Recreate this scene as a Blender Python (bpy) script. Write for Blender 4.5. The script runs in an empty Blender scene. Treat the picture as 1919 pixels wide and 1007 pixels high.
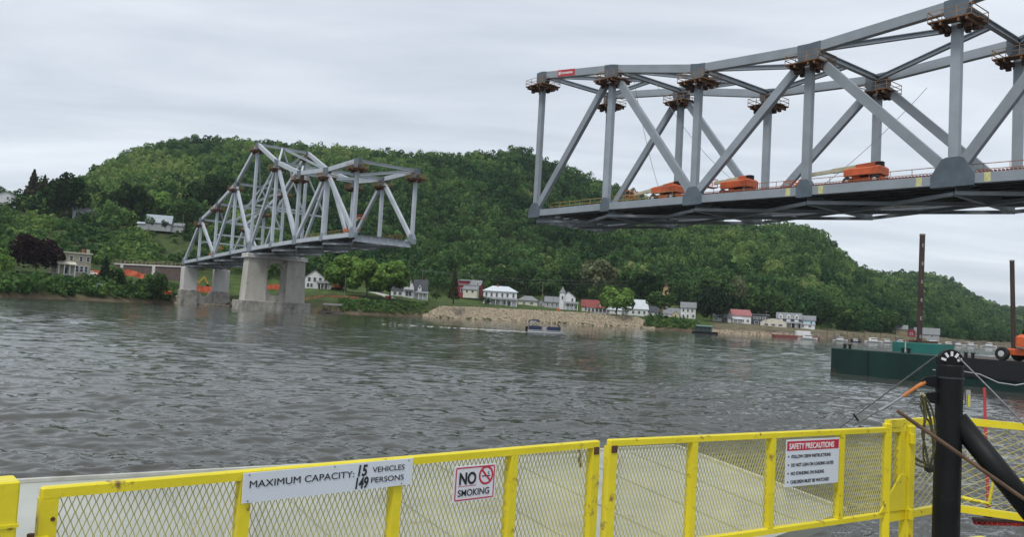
import bpy, math, random
import numpy as np
from mathutils import Vector, Matrix

S = bpy.context.scene
COL = S.collection
PI = math.pi
R = math.radians

# ------------------------------------------------------------------ camera
EYE = 2.8                      # eye height above the river
FPX, CX, CY = 942.0, 600.0, 297.0
HOR, SLOPE = 352.0, 0.057      # where the level horizon runs
_p = math.atan((HOR - CY) / FPX)
_r = math.atan(SLOPE)
FWD = np.array([0, math.cos(_p), math.sin(_p)])
_up = np.array([0, -math.sin(_p), math.cos(_p)])
_rt = np.array([1.0, 0, 0])
RT = math.cos(_r) * _rt + math.sin(_r) * _up
UP = -math.sin(_r) * _rt + math.cos(_r) * _up
cam_d = bpy.data.cameras.new("camera")
cam = bpy.data.objects.new("camera", cam_d)
COL.objects.link(cam)
cam_d.sensor_fit = 'HORIZONTAL'
cam_d.sensor_width = 36
cam_d.lens = FPX / 1200 * 36
cam_d.clip_start = 0.05
cam_d.clip_end = 30000
M4 = Matrix(((RT[0], UP[0], -FWD[0], 0), (RT[1], UP[1], -FWD[1], 0), (RT[2], UP[2], -FWD[2], EYE), (0, 0, 0, 1)))
cam.matrix_world = M4
S.camera = cam

# ------------------------------------------------------------------ light
S.view_settings.view_transform = 'Standard'
S.view_settings.look = 'None'
S.view_settings.exposure = 0.45
S.view_settings.gamma = 1.0
SUN_EL, SUN_AZ = R(58), R(205)      # behind the viewer, a little to the left
W = bpy.data.worlds.new("World")
S.world = W
W.use_nodes = True
nt = W.node_tree
nt.nodes.clear()


def nd(t, kind, **kw):
    n = t.nodes.new(kind)
    for k, v in kw.items():
        setattr(n, k, v)
    return n


def ln(t, a, b):
    t.links.new(a, b)


wo = nd(nt, 'ShaderNodeOutputWorld')
sky = nd(nt, 'ShaderNodeTexSky', sky_type='NISHITA', sun_disc=False, sun_elevation=SUN_EL, sun_rotation=SUN_AZ)
bg1 = nd(nt, 'ShaderNodeBackground')
bg1.inputs[1].default_value = 0.1
ln(nt, sky.outputs[0], bg1.inputs[0])
tc = nd(nt, 'ShaderNodeTexCoord')
sep = nd(nt, 'ShaderNodeSeparateXYZ')
ln(nt, tc.outputs['Generated'], sep.inputs[0])
den = nd(nt, 'ShaderNodeMath', operation='MAXIMUM')
ln(nt, sep.outputs[2], den.inputs[0]); den.inputs[1].default_value = 0.0
den2 = nd(nt, 'ShaderNodeMath', operation='ADD')
ln(nt, den.outputs[0], den2.inputs[0]); den2.inputs[1].default_value = 0.12
dx = nd(nt, 'ShaderNodeMath', operation='DIVIDE'); ln(nt, sep.outputs[0], dx.inputs[0]); ln(nt, den2.outputs[0], dx.inputs[1])
dy = nd(nt, 'ShaderNodeMath', operation='DIVIDE'); ln(nt, sep.outputs[1], dy.inputs[0]); ln(nt, den2.outputs[0], dy.inputs[1])
cmb = nd(nt, 'ShaderNodeCombineXYZ'); ln(nt, dx.outputs[0], cmb.inputs[0]); ln(nt, dy.outputs[0], cmb.inputs[1])
mp = nd(nt, 'ShaderNodeMapping'); mp.inputs['Rotation'].default_value = (0, 0, R(38)); mp.inputs['Scale'].default_value = (0.55, 1.5, 1)
ln(nt, cmb.outputs[0], mp.inputs[0])
n1 = nd(nt, 'ShaderNodeTexNoise'); n1.inputs['Scale'].default_value = 1.1; n1.inputs['Detail'].default_value = 7; n1.inputs['Roughness'].default_value = 0.55
n1.inputs['Distortion'].default_value = 0.35
ln(nt, mp.outputs[0], n1.inputs['Vector'])
cr = nd(nt, 'ShaderNodeValToRGB')
cr.color_ramp.elements[0].position = 0.30; cr.color_ramp.elements[0].color = (0.43, 0.475, 0.54, 1)
cr.color_ramp.elements[1].position = 0.72; cr.color_ramp.elements[1].color = (0.70, 0.745, 0.79, 1)
ln(nt, n1.outputs['Fac'], cr.inputs[0])
# cloud deck is thinner and brighter towards the horizon
hz = nd(nt, 'ShaderNodeMapRange'); hz.inputs['From Min'].default_value = 0.02; hz.inputs['From Max'].default_value = 0.22
hz.inputs['To Min'].default_value = 1.14; hz.inputs['To Max'].default_value = 1.0
ln(nt, sep.outputs[2], hz.inputs[0])
bg2 = nd(nt, 'ShaderNodeBackground')
ln(nt, cr.outputs[0], bg2.inputs[0]); ln(nt, hz.outputs[0], bg2.inputs[1])
mx = nd(nt, 'ShaderNodeMixShader'); mx.inputs[0].default_value = 0.9
ln(nt, bg1.outputs[0], mx.inputs[1]); ln(nt, bg2.outputs[0], mx.inputs[2])
ln(nt, mx.outputs[0], wo.inputs[0])

sun_d = bpy.data.lights.new("sun", 'SUN')
sun_d.energy = 1.5
sun_d.angle = R(14)
sun_d.color = (1, 0.97, 0.92)
sun = bpy.data.objects.new("sun", sun_d)
COL.objects.link(sun)
_sd = Vector((math.sin(SUN_AZ) * math.cos(SUN_EL), math.cos(SUN_AZ) * math.cos(SUN_EL), math.sin(SUN_EL)))
sun.rotation_euler = _sd.to_track_quat('Z', 'Y').to_euler()
sun.location = (0, 0, 300)


# ------------------------------------------------------------------ sight lines -> points in the place
def ray(u, v):
    return FWD + RT * (u - CX) / FPX - UP * (v - CY) / FPX


def atz(u, v, z):
    d = ray(u, v)
    return np.array([0, 0, EYE]) + d * ((z - EYE) / d[2])


def aty(u, v, y):
    d = ray(u, v)
    return np.array([0, 0, EYE]) + d * (y / d[1])


def hor(u):
    return HOR + (u - 600) * SLOPE


def xu(u, y):
    d = ray(u, hor(u))
    return d[0] / d[1] * y


# ------------------------------------------------------------------ materials
MATS = {}


def mat(name, col, rough=0.6, metal=0.0, var=0.12, scale=3.0, bump=0.0, bscale=None, spec=0.5, col2=None, stretch=None, detail=6):
    if name in MATS:
        return MATS[name]
    m = bpy.data.materials.new(name)
    m.use_nodes = True
    t = m.node_tree
    b = t.nodes['Principled BSDF']
    b.inputs['Roughness'].default_value = rough
    b.inputs['Metallic'].default_value = metal
    b.inputs['Specular IOR Level'].default_value = spec
    c = nd(t, 'ShaderNodeTexCoord')
    src = c.outputs['Object']
    if stretch:
        mm = nd(t, 'ShaderNodeMapping'); mm.inputs['Scale'].default_value = stretch
        ln(t, src, mm.inputs[0]); src = mm.outputs[0]
    n = nd(t, 'ShaderNodeTexNoise'); n.inputs['Scale'].default_value = scale; n.inputs['Detail'].default_value = detail; n.inputs['Roughness'].default_value = 0.6
    ln(t, src, n.inputs['Vector'])
    rp = nd(t, 'ShaderNodeValToRGB')
    c2 = col2 if col2 else tuple(x * (1 - 2.2 * var) for x in col)
    c1 = col if col2 else tuple(min(1, x * (1 + var)) for x in col)
    rp.color_ramp.elements[0].position = 0.3; rp.color_ramp.elements[0].color = (*c2, 1)
    rp.color_ramp.elements[1].position = 0.66; rp.color_ramp.elements[1].color = (*c1, 1)
    ln(t, n.outputs['Fac'], rp.inputs[0]); ln(t, rp.outputs[0], b.inputs['Base Color'])
    if bump:
        n2 = nd(t, 'ShaderNodeTexNoise'); n2.inputs['Scale'].default_value = bscale or scale * 4; n2.inputs['Detail'].default_value = 5
        ln(t, src, n2.inputs['Vector'])
        bp = nd(t, 'ShaderNodeBump'); bp.inputs['Strength'].default_value = bump; bp.inputs['Distance'].default_value = 0.05
        ln(t, n2.outputs['Fac'], bp.inputs['Height']); ln(t, bp.outputs[0], b.inputs['Normal'])
    MATS[name] = m
    return m


def foliage(name, dark, light, pale=None, mid=None):
    if name in MATS:
        return MATS[name]
    m = bpy.data.materials.new(name)
    m.use_nodes = True
    t = m.node_tree
    t.nodes.clear()
    o = nd(t, 'ShaderNodeOutputMaterial')
    a = nd(t, 'ShaderNodeAttribute'); a.attribute_name = 'tint'
    rp = nd(t, 'ShaderNodeValToRGB')
    rp.color_ramp.elements[0].position = 0.0; rp.color_ramp.elements[0].color = (*dark, 1)
    rp.color_ramp.elements[1].position = 0.9 if pale else 1.0; rp.color_ramp.elements[1].color = (*light, 1)
    if pale:
        e = rp.color_ramp.elements.new(1.0); e.color = (*pale, 1)
    if mid:
        e = rp.color_ramp.elements.new(0.45); e.color = (*mid, 1)
    ln(t, a.outputs['Fac'], rp.inputs[0])
    d = nd(t, 'ShaderNodeBsdfDiffuse'); tr = nd(t, 'ShaderNodeBsdfTranslucent')
    ln(t, rp.outputs[0], d.inputs[0]); ln(t, rp.outputs[0], tr.inputs[0])
    mix = nd(t, 'ShaderNodeMixShader'); mix.inputs[0].default_value = 0.3
    ln(t, d.outputs[0], mix.inputs[1]); ln(t, tr.outputs[0], mix.inputs[2])
    ln(t, mix.outputs[0], o.inputs[0])
    MATS[name] = m
    return m


# ------------------------------------------------------------------ builders
ORG = {}


def tag(o, label=None, cat=None, group=None, kind=None):
    if label: o['label'] = label
    if cat: o['category'] = cat
    if group: o['group'] = group
    if kind: o['kind'] = kind
    return o


def thing(name, label, cat, loc=(0, 0, 0), rz=0.0, group=None):
    o = bpy.data.objects.new(name, None)
    o.empty_display_size = 0.3
    COL.objects.link(o)
    o.location = tuple(float(x) for x in loc)
    o.rotation_euler = (0, 0, rz)
    return tag(o, label, cat, group)


def meshobj(name, v, f, m, parent=None, smooth=False, loc=None):
    me = bpy.data.meshes.new(name)
    me.from_pydata([tuple(float(c) for c in p) for p in v], [], f)
    me.update()
    if smooth:
        me.polygons.foreach_set('use_smooth', [True] * len(me.polygons))
    me.materials.append(m)
    o = bpy.data.objects.new(name, me)
    COL.objects.link(o)
    if parent is not None:
        o.parent = parent
    if loc is not None:
        o.location = tuple(float(x) for x in loc)
    return o


class MB:
    def __init__(s):
        s.v = []; s.f = []

    def add(s, vs, fs):
        k = len(s.v)
        s.v += [tuple(x) for x in vs]
        s.f += [tuple(i + k for i in f) for f in fs]
        return s

    def box(s, c, d, rz=0.0):
        cx, cy, cz = c; a, b, h = d[0] / 2, d[1] / 2, d[2] / 2
        co, si = math.cos(rz), math.sin(rz)
        vs = []
        for z in (-h, h):
            for x, y in ((-a, -b), (a, -b), (a, b), (-a, b)):
                vs.append((cx + x * co - y * si, cy + x * si + y * co, cz + z))
        return s.add(vs, [(3, 2, 1, 0), (4, 5, 6, 7), (0, 1, 5, 4), (1, 2, 6, 5), (2, 3, 7, 6), (3, 0, 4, 7)])

    def bbox(s, c, d, bev, rz=0.0):
        """box with chamfered vertical and top edges"""
        cx, cy, cz = c; a, b, h = d[0] / 2, d[1] / 2, d[2] / 2
        co, si = math.cos(rz), math.sin(rz)
        rings = []
        for z, ins in ((-h, 0), (h - bev, 0), (h, bev)):
            ring = []
            A, B = a - ins, b - ins
            e = bev
            for x, y in ((-A + e, -B), (A - e, -B), (A, -B + e), (A, B - e), (A - e, B), (-A + e, B), (-A, B - e), (-A, -B + e)):
                ring.append((cx + x * co - y * si, cy + x * si + y * co, cz + z))
            rings.append(ring)
        vs = sum(rings, [])
        fs = [tuple(range(7, -1, -1)), tuple(range(16, 24))]
        for r_ in (0, 8):
            for i in range(8):
                j = (i + 1) % 8
                fs.append((r_ + i, r_ + j, r_ + 8 + j, r_ + 8 + i))
        return s.add(vs, fs)

    def beam(s, p, q, w, h, up=(0, 0, 1)):
        """box from p to q, w across, h along 'up'"""
        p = Vector(p); q = Vector(q)
        d = (q - p).normalized(); u = Vector(up)
        sd = d.cross(u)
        if sd.length < 1e-4:
            sd = d.cross(Vector((0, 1, 0)))
        sd.normalize(); u = sd.cross(d).normalized()
        a = sd * (w / 2); b = u * (h / 2)
        vs = [p - a - b, p + a - b, p + a + b, p - a + b, q - a - b, q + a - b, q + a + b, q - a + b]
        return s.add(vs, [(0, 1, 2, 3), (7, 6, 5, 4), (0, 4, 5, 1), (1, 5, 6, 2), (2, 6, 7, 3), (3, 7, 4, 0)])

    def ibeam(s, p, q, w, h, t=0.05, up=(0, 0, 1)):
        p = Vector(p); q = Vector(q)
        d = (q - p).normalized(); u = Vector(up); sd = d.cross(u).normalized(); u = sd.cross(d).normalized()
        s.beam(p + u * (h / 2 - t / 2), q + u * (h / 2 - t / 2), w, t, u)
        s.beam(p - u * (h / 2 - t / 2), q - u * (h / 2 - t / 2), w, t, u)
        return s.beam(p, q, t, h - 2 * t, u)

    def tube(s, pts, r, n=8, r2=None, cap=True):
        pts = [Vector(p) for p in pts]
        m = len(pts)
        k = len(s.v)
        ref = Vector((0, 0, 1))
        for i, p in enumerate(pts):
            d = (pts[min(i + 1, m - 1)] - pts[max(i - 1, 0)]).normalized()
            rf = ref if abs(d.dot(ref)) < 0.97 else Vector((0, 1, 0))
            a = d.cross(rf).normalized(); b = a.cross(d).normalized()
            rr = r if r2 is None else r + (r2 - r) * i / (m - 1)
            for j in range(n):
                t = 2 * PI * j / n
                s.v.append(tuple(p + a * (rr * math.cos(t)) + b * (rr * math.sin(t))))
        for i in range(m - 1):
            for j in range(n):
                j2 = (j + 1) % n
                s.f.append((k + i * n + j, k + i * n + j2, k + (i + 1) * n + j2, k + (i + 1) * n + j))
        if cap:
            s.f.append(tuple(k + j for j in range(n - 1, -1, -1)))
            s.f.append(tuple(k + (m - 1) * n + j for j in range(n)))
        return s

    def prism(s, poly, vec):
        n = len(poly)
        P = [Vector(p) for p in poly]; V = Vector(vec)
        vs = P + [p + V for p in P]
        fs = [tuple(range(n - 1, -1, -1)), tuple(range(n, 2 * n))]
        for i in range(n):
            j = (i + 1) % n
            fs.append((i, j, n + j, n + i))
        return s.add(vs, fs)

    def lathe(s, prof, c=(0, 0, 0), n=16, axis='z'):
        k = len(s.v)
        for r_, z in prof:
            for j in range(n):
                t = 2 * PI * j / n
                x, y = r_ * math.cos(t), r_ * math.sin(t)
                if axis == 'z': q = (x, y, z)
                elif axis == 'y': q = (x, z, y)
                else: q = (z, x, y)
                s.v.append((q[0] + c[0], q[1] + c[1], q[2] + c[2]))
        for i in range(len(prof) - 1):
            for j in range(n):
                j2 = (j + 1) % n
                s.f.append((k + i * n + j, k + i * n + j2, k + (i + 1) * n + j2, k + (i + 1) * n + j))
        s.f.append(tuple(k + j for j in range(n - 1, -1, -1)))
        s.f.append(tuple(k + (len(prof) - 1) * n + j for j in range(n)))
        return s

    def build(s, name, m, parent=None, smooth=False, loc=None, auto=False):
        v = s.v
        if auto:      # top-level mesh: origin at its base
            a = np.array(v, float)
            o = np.array([(a[:, 0].min() + a[:, 0].max()) / 2, (a[:, 1].min() + a[:, 1].max()) / 2, a[:, 2].min()])
            v = a - o
            loc = o
        return meshobj(name, v, s.f, m, parent, smooth, loc)


def text(name, body, m, parent, x, z, size, y=-0.004, shear=0.0, bold=0.0, sx=1.0, align='LEFT', ext=0.0006):
    c = bpy.data.curves.new(name, 'FONT')
    c.body = body; c.size = size; c.shear = shear; c.offset = bold; c.extrude = ext; c.align_x = align
    f = bpy.data.objects.new(name + '_curve', c)
    COL.objects.link(f)
    bpy.context.view_layer.update()
    me = bpy.data.meshes.new_from_object(f.evaluated_get(bpy.context.evaluated_depsgraph_get()))
    bpy.data.objects.remove(f); bpy.data.curves.remove(c)
    me.materials.clear(); me.materials.append(m)
    o = bpy.data.objects.new(name, me)
    COL.objects.link(o)
    o.parent = parent
    o.location = (x, y, z)
    o.rotation_euler = (PI / 2, 0, 0)
    o.scale = (sx, 1, 1)
    return o

# ------------------------------------------------------------------ river
WAVE = 0.0047


def make_water():
    m = bpy.data.materials.new('river_water'); m.use_nodes = True
    t = m.node_tree; b = t.nodes['Principled BSDF']
    b.inputs['Base Color'].default_value = (0.058, 0.059, 0.050, 1)
    b.inputs['Roughness'].default_value = 0.03
    b.inputs['IOR'].default_value = 1.33
    g = nd(t, 'ShaderNodeNewGeometry')
    hs = None
    for i, (sc, st, rot, amp, dist) in enumerate(((0.55, (0.45, 1.6, 1), 4, 0.11, 0.8), (2.2, (0.5, 1.5, 1), 10, 0.022, 0.6), (7.0, (0.6, 1.3, 1), -20, 0.007, 0.4))):
        mm = nd(t, 'ShaderNodeMapping'); mm.inputs['Scale'].default_value = st; mm.inputs['Rotation'].default_value = (0, 0, R(rot))
        ln(t, g.outputs['Position'], mm.inputs[0])
        n = nd(t, 'ShaderNodeTexNoise'); n.inputs['Scale'].default_value = sc; n.inputs['Detail'].default_value = 3; n.inputs['Distortion'].default_value = dist
        ln(t, mm.outputs[0], n.inputs['Vector'])
        mu = nd(t, 'ShaderNodeMath', operation='MULTIPLY'); mu.inputs[1].default_value = amp
        ln(t, n.outputs['Fac'], mu.inputs[0])
        if hs is None:
            hs = mu
        else:
            ad = nd(t, 'ShaderNodeMath', operation='ADD'); ln(t, hs.outputs[0], ad.inputs[0]); ln(t, mu.outputs[0], ad.inputs[1]); hs = ad
    # broad calm and ruffled areas
    n = nd(t, 'ShaderNodeTexNoise'); n.inputs['Scale'].default_value = 0.018; n.inputs['Detail'].default_value = 3
    ln(t, g.outputs['Position'], n.inputs['Vector'])
    mr = nd(t, 'ShaderNodeMapRange'); mr.inputs['From Min'].default_value = 0.35; mr.inputs['From Max'].default_value = 0.65
    mr.inputs['To Min'].default_value = 0.55; mr.inputs['To Max'].default_value = 1.0
    ln(t, n.outputs['Fac'], mr.inputs[0])
    bp = nd(t, 'ShaderNodeBump'); bp.inputs['Distance'].default_value = 1.0
    ln(t, mr.outputs[0], bp.inputs['Strength']); ln(t, hs.outputs[0], bp.inputs['Height']); ln(t, bp.outputs[0], b.inputs['Normal'])
    # real waves: a fan of water whose cells grow with distance, then one far sheet
    rng = np.random.RandomState(8)
    rows = 7.0 * 1.0043 ** np.arange(0, 990)
    us = np.arange(-260, 1461, 4.0)
    tx = np.array([xu(u, 1.0) for u in us])
    Y = np.repeat(rows[:, None], len(us), 1); X = Y * tx[None, :]
    cy = (rows * 0.0043)[:, None]; cx = (rows * 4.0 / FPX)[:, None]
    Z = np.zeros_like(X)
    NW = 96
    for i in range(NW):
        lam = 0.2 * (17.0 ** ((i + rng.rand()) / NW))
        th = R(84 + rng.normal(0, 24)) if rng.rand() < .82 else rng.uniform(0, PI)
        kx, ky = 2 * PI / lam * math.cos(th), 2 * PI / lam * math.sin(th)
        amp = WAVE * lam * 1.9 / (1 + lam / 1.1) * rng.uniform(.4, 1.5)
        fade = np.clip(2.3 - np.maximum(abs(ky) * cy, abs(kx) * cx), 0, 1)
        p = kx * X + ky * Y + rng.uniform(0, 2 * PI)
        gust = np.clip(.55 + .75 * np.sin(X * rng.uniform(.2, 1.1) / (1.2 * lam) + rng.uniform(0, 6)) * np.sin(Y * rng.uniform(.3, 1.2) / (2.2 * lam) + rng.uniform(0, 6)), 0.04, 1.3)
        w = .5 + .5 * np.sin(p)
        Z += amp * fade * gust * (2 * w ** 2.4 - .8)
    # gusts ruffle the river in broad patches; a smoother slick lies out in mid stream
    big = 1.0 + .32 * np.sin(X * .045 + 1.0) * np.sin(Y * .06 + .6) + .2 * np.sin(X * .017 - Y * .023 + 2.1)
    slick = np.exp(-((X - 7) / 17) ** 2 - ((Y - 50 - .12 * X) / 11) ** 2) + .55 * np.exp(-((X + 22) / 16) ** 2 - ((Y - 62) / 9) ** 2)
    Z *= np.clip(big - .72 * slick, .2, 1.6)
    Z *= np.clip((rows[-1] - Y) / 60, 0, 1)
    n, c = X.shape
    idx = np.arange(n * c).reshape(n, c)
    q = np.stack([idx[:-1, :-1], idx[:-1, 1:], idx[1:, 1:], idx[1:, :-1]], -1).reshape(-1, 4)
    me = bpy.data.meshes.new('river')
    # surrounding still sheet, a little lower so that it never meets the waves
    L = 9000
    ring = np.array([(-L, -L, -.5), (L, -L, -.5), (L, L, -.5), (-L, L, -.5)])
    co = np.concatenate([np.stack([X, Y, Z], -1).reshape(-1, 3), ring])
    m0 = n * c
    nf = len(q) + 1
    me.vertices.add(len(co)); me.loops.add(4 * nf); me.polygons.add(nf)
    me.vertices.foreach_set('co', co.astype(np.float32).ravel())
    li = np.concatenate([q.ravel(), [m0, m0 + 1, m0 + 2, m0 + 3]]).astype(np.int32)
    me.loops.foreach_set('vertex_index', li)
    me.polygons.foreach_set('loop_start', np.arange(0, 4 * nf, 4, dtype=np.int32))
    me.polygons.foreach_set('use_smooth', [True] * nf)
    me.update()
    me.materials.append(m)
    o = bpy.data.objects.new('river', me); COL.objects.link(o)
    tag(o, kind='structure')


make_water()

# ------------------------------------------------------------------ terrain: knots per sight column, (distance, height)
# shore, bank top, bench, foot of the bluff, mid slope, shoulder, crest, behind
KU = [-500, 0, 60, 90, 150, 210, 270, 380, 480, 560, 600, 640, 700, 740, 780, 815, 850, 945, 970, 1000, 1040, 1080, 1110, 1150, 1170, 1200, 1400, 1800]
KN = [
    [(150, 0), (158, 2.5), (185, 5), (230, 8), (330, 26), (420, 44), (600, 50), (1000, 45)],
    [(205, 0), (212, 3), (240, 5.3), (262, 9), (340, 27), (440, 48), (600, 55), (1000, 50)],
    [(238, 0), (245, 3), (266, 7.5), (285, 9.5), (360, 27), (450, 47), (640, 76), (1100, 80)],
    [(250, 0), (257, 3), (275, 8), (300, 10), (370, 27), (445, 46), (700, 96), (1200, 96)],
    [(268, 0), (276, 3), (292, 8), (320, 11), (375, 25), (435, 42), (715, 128), (1200, 118)],
    [(306, 0), (312, 3), (324, 7), (340, 11), (385, 25), (440, 42), (720, 138), (1200, 120)],
    [(304, 0), (311, 3), (326, 7), (350, 12), (420, 35), (520, 75), (725, 140), (1200, 130)],
    [(276, 0), (288, 4), (335, 9), (395, 12), (470, 40), (570, 85), (725, 138), (1200, 130)],
    [(332, 0), (341, 4.5), (366, 8), (420, 12), (500, 45), (600, 95), (720, 136), (1200, 130)],
    [(360, 0), (369, 5.4), (395, 7.6), (445, 11), (520, 45), (615, 95), (720, 140), (1200, 130)],
    [(371, 0), (380, 5.6), (403, 7.4), (452, 11), (530, 45), (620, 95), (720, 145), (1200, 130)],
    [(380, 0), (389, 5.8), (410, 7), (458, 11), (535, 45), (625, 93), (722, 136), (1200, 125)],
    [(392, 0), (401, 6), (418, 6.5), (465, 10), (540, 42), (630, 86), (730, 121), (1200, 110)],
    [(395, 0), (404, 5.6), (420, 6), (465, 9), (540, 40), (630, 80), (735, 112), (1200, 100)],
    [(390, 0), (398, 4), (414, 5.5), (462, 8.5), (535, 36), (630, 74), (740, 100), (1200, 90)],
    [(384, 0), (392, 3.4), (410, 5), (455, 8), (530, 34), (630, 70), (750, 97), (1200, 85)],
    [(380, 0), (388, 3), (405, 4.5), (450, 7), (525, 32), (630, 70), (758, 93), (1200, 80)],
    [(388, 0), (396, 3), (412, 4), (458, 6), (545, 32), (665, 73), (800, 100), (1250, 85)],
    [(395, 0), (403, 3), (418, 4), (465, 6), (555, 30), (690, 66), (820, 84), (1300, 80)],
    [(410, 0), (418, 3), (433, 4), (485, 6), (590, 30), (740, 54), (900, 67), (1400, 70)],
    [(440, 0), (450, 3), (468, 4), (525, 6), (670, 34), (860, 54), (1180, 82), (1800, 80)],
    [(490, 0), (500, 3), (520, 4), (585, 6), (800, 42), (1080, 70), (1480, 112), (2000, 110)],
    [(545, 0), (556, 3), (580, 4), (650, 6), (880, 42), (1180, 72), (1560, 107), (2200, 110)],
    [(640, 0), (650, 3), (680, 4), (760, 6), (1000, 36), (1300, 54), (1700, 76), (2600, 90)],
    [(690, 0), (700, 3), (730, 4), (820, 6), (1150, 38), (1600, 56), (2200, 88), (3000, 100)],
    [(770, 0), (780, 3), (820, 4), (920, 6), (1400, 42), (1900, 66), (2500, 100), (3400, 110)],
    [(950, 0), (960, 3), (1000, 4), (1200, 6), (1700, 50), (2300, 90), (3000, 130), (4000, 120)],
    [(1100, 0), (1110, 3), (1160, 4), (1400, 6), (1900, 50), (2500, 90), (3200, 130), (4200, 120)],
]
KA = np.array(KN, float)           # (columns, knots, 2)


def knots(u):
    return np.array([[np.interp(u, KU, KA[:, k, 0]), np.interp(u, KU, KA[:, k, 1])] for k in range(8)])


def tz(u, y):
    k = knots(u)
    return float(np.interp(y, k[:, 0], k[:, 1]))


def u_of(x, y):
    """sight column of a plan position"""
    # level direction -> column on the horizon line
    q = np.array([x, y, 0.0]); z = q @ FWD
    return CX + FPX * (q @ RT) / z


GREEN_FIELD = mat('hill_soil', (0.045, 0.062, 0.022), 0.95, var=0.25, scale=0.05, bump=0.0, col2=(0.028, 0.036, 0.016))


def make_ground():
    us = np.arange(-500, 1801, 10)
    sub = [3, 4, 5, 5, 6, 8, 5]
    rng = np.random.RandomState(3)
    V = []; Cc = []
    ncol = None
    lawn = np.array((0.060, 0.092, 0.026)); dirt = np.array((0.17, 0.135, 0.095)); mud = np.array((0.115, 0.088, 0.058)); hill = np.array((0.034, 0.05, 0.019)); scrub = np.array((0.05, 0.07, 0.024))
    for u in us:
        k = knots(u)
        col = [(k[0, 0] - 14, -3.0, mud)]
        for i in range(7):
            for j in range(sub[i]):
                t = j / sub[i]
                y = k[i, 0] * (1 - t) + k[i + 1, 0] * t
                z = k[i, 1] * (1 - t) + k[i + 1, 1] * t
                if i == 0: c = mud * (1 - t) + scrub * t
                elif i == 1: c = scrub * (1 - t) + lawn * t
                elif i == 2: c = lawn
                elif i == 3: c = lawn * (1 - t) + hill * t if u > 250 else scrub
                elif i == 4: c = hill if u > 250 else scrub
                else: c = hill
                if u > 830 and i <= 2: c = dirt * .7 + c * .3
                if 760 < u < 790 and 462 < y < 512: c = np.array((.30, .20, .11))
                if i >= 3: z += rng.normal(0, 0.25 + 0.002 * y * 0.3)
                elif i >= 1: z += rng.normal(0, 0.08)
                col.append((y, z, c))
        col.append((k[7, 0], k[7, 1], hill))
        col.append((9000, 60, hill))
        ncol = len(col)
        for y, z, c in col:
            V.append((xu(u, y), y, z)); Cc.append(c * rng.uniform(0.85, 1.15))
    F = []
    n = len(us)
    for a in range(n - 1):
        for b in range(ncol - 1):
            i = a * ncol + b
            F.append((i, i + ncol, i + ncol + 1, i + 1))
    m = bpy.data.materials.new('ground_cover'); m.use_nodes = True
    t = m.node_tree; b = t.nodes['Principled BSDF']; b.inputs['Roughness'].default_value = 0.95
    b.inputs['Specular IOR Level'].default_value = 0.1
    at = nd(t, 'ShaderNodeAttribute'); at.attribute_name = 'zone'
    g = nd(t, 'ShaderNodeNewGeometry')
    nz = nd(t, 'ShaderNodeTexNoise'); nz.inputs['Scale'].default_value = 0.25; nz.inputs['Detail'].default_value = 8
    ln(t, g.outputs['Position'], nz.inputs['Vector'])
    mr = nd(t, 'ShaderNodeMapRange'); mr.inputs['From Min'].default_value = 0.3; mr.inputs['From Max'].default_value = 0.7
    mr.inputs['To Min'].default_value = 0.6; mr.inputs['To Max'].default_value = 1.35
    ln(t, nz.outputs['Fac'], mr.inputs[0])
    vm = nd(t, 'ShaderNodeVectorMath', operation='SCALE'); ln(t, at.outputs['Color'], vm.inputs[0]); ln(t, mr.outputs[0], vm.inputs['Scale'])
    ln(t, vm.outputs[0], b.inputs['Base Color'])
    o = meshobj('ground', V, F, m, smooth=True)
    ca = o.data.attributes.new('zone', 'FLOAT_COLOR', 'POINT')
    ca.data.foreach_set('color', np.c_[np.array(Cc), np.ones(len(Cc))].astype(np.float32).ravel())
    tag(o, kind='structure')


make_ground()


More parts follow.
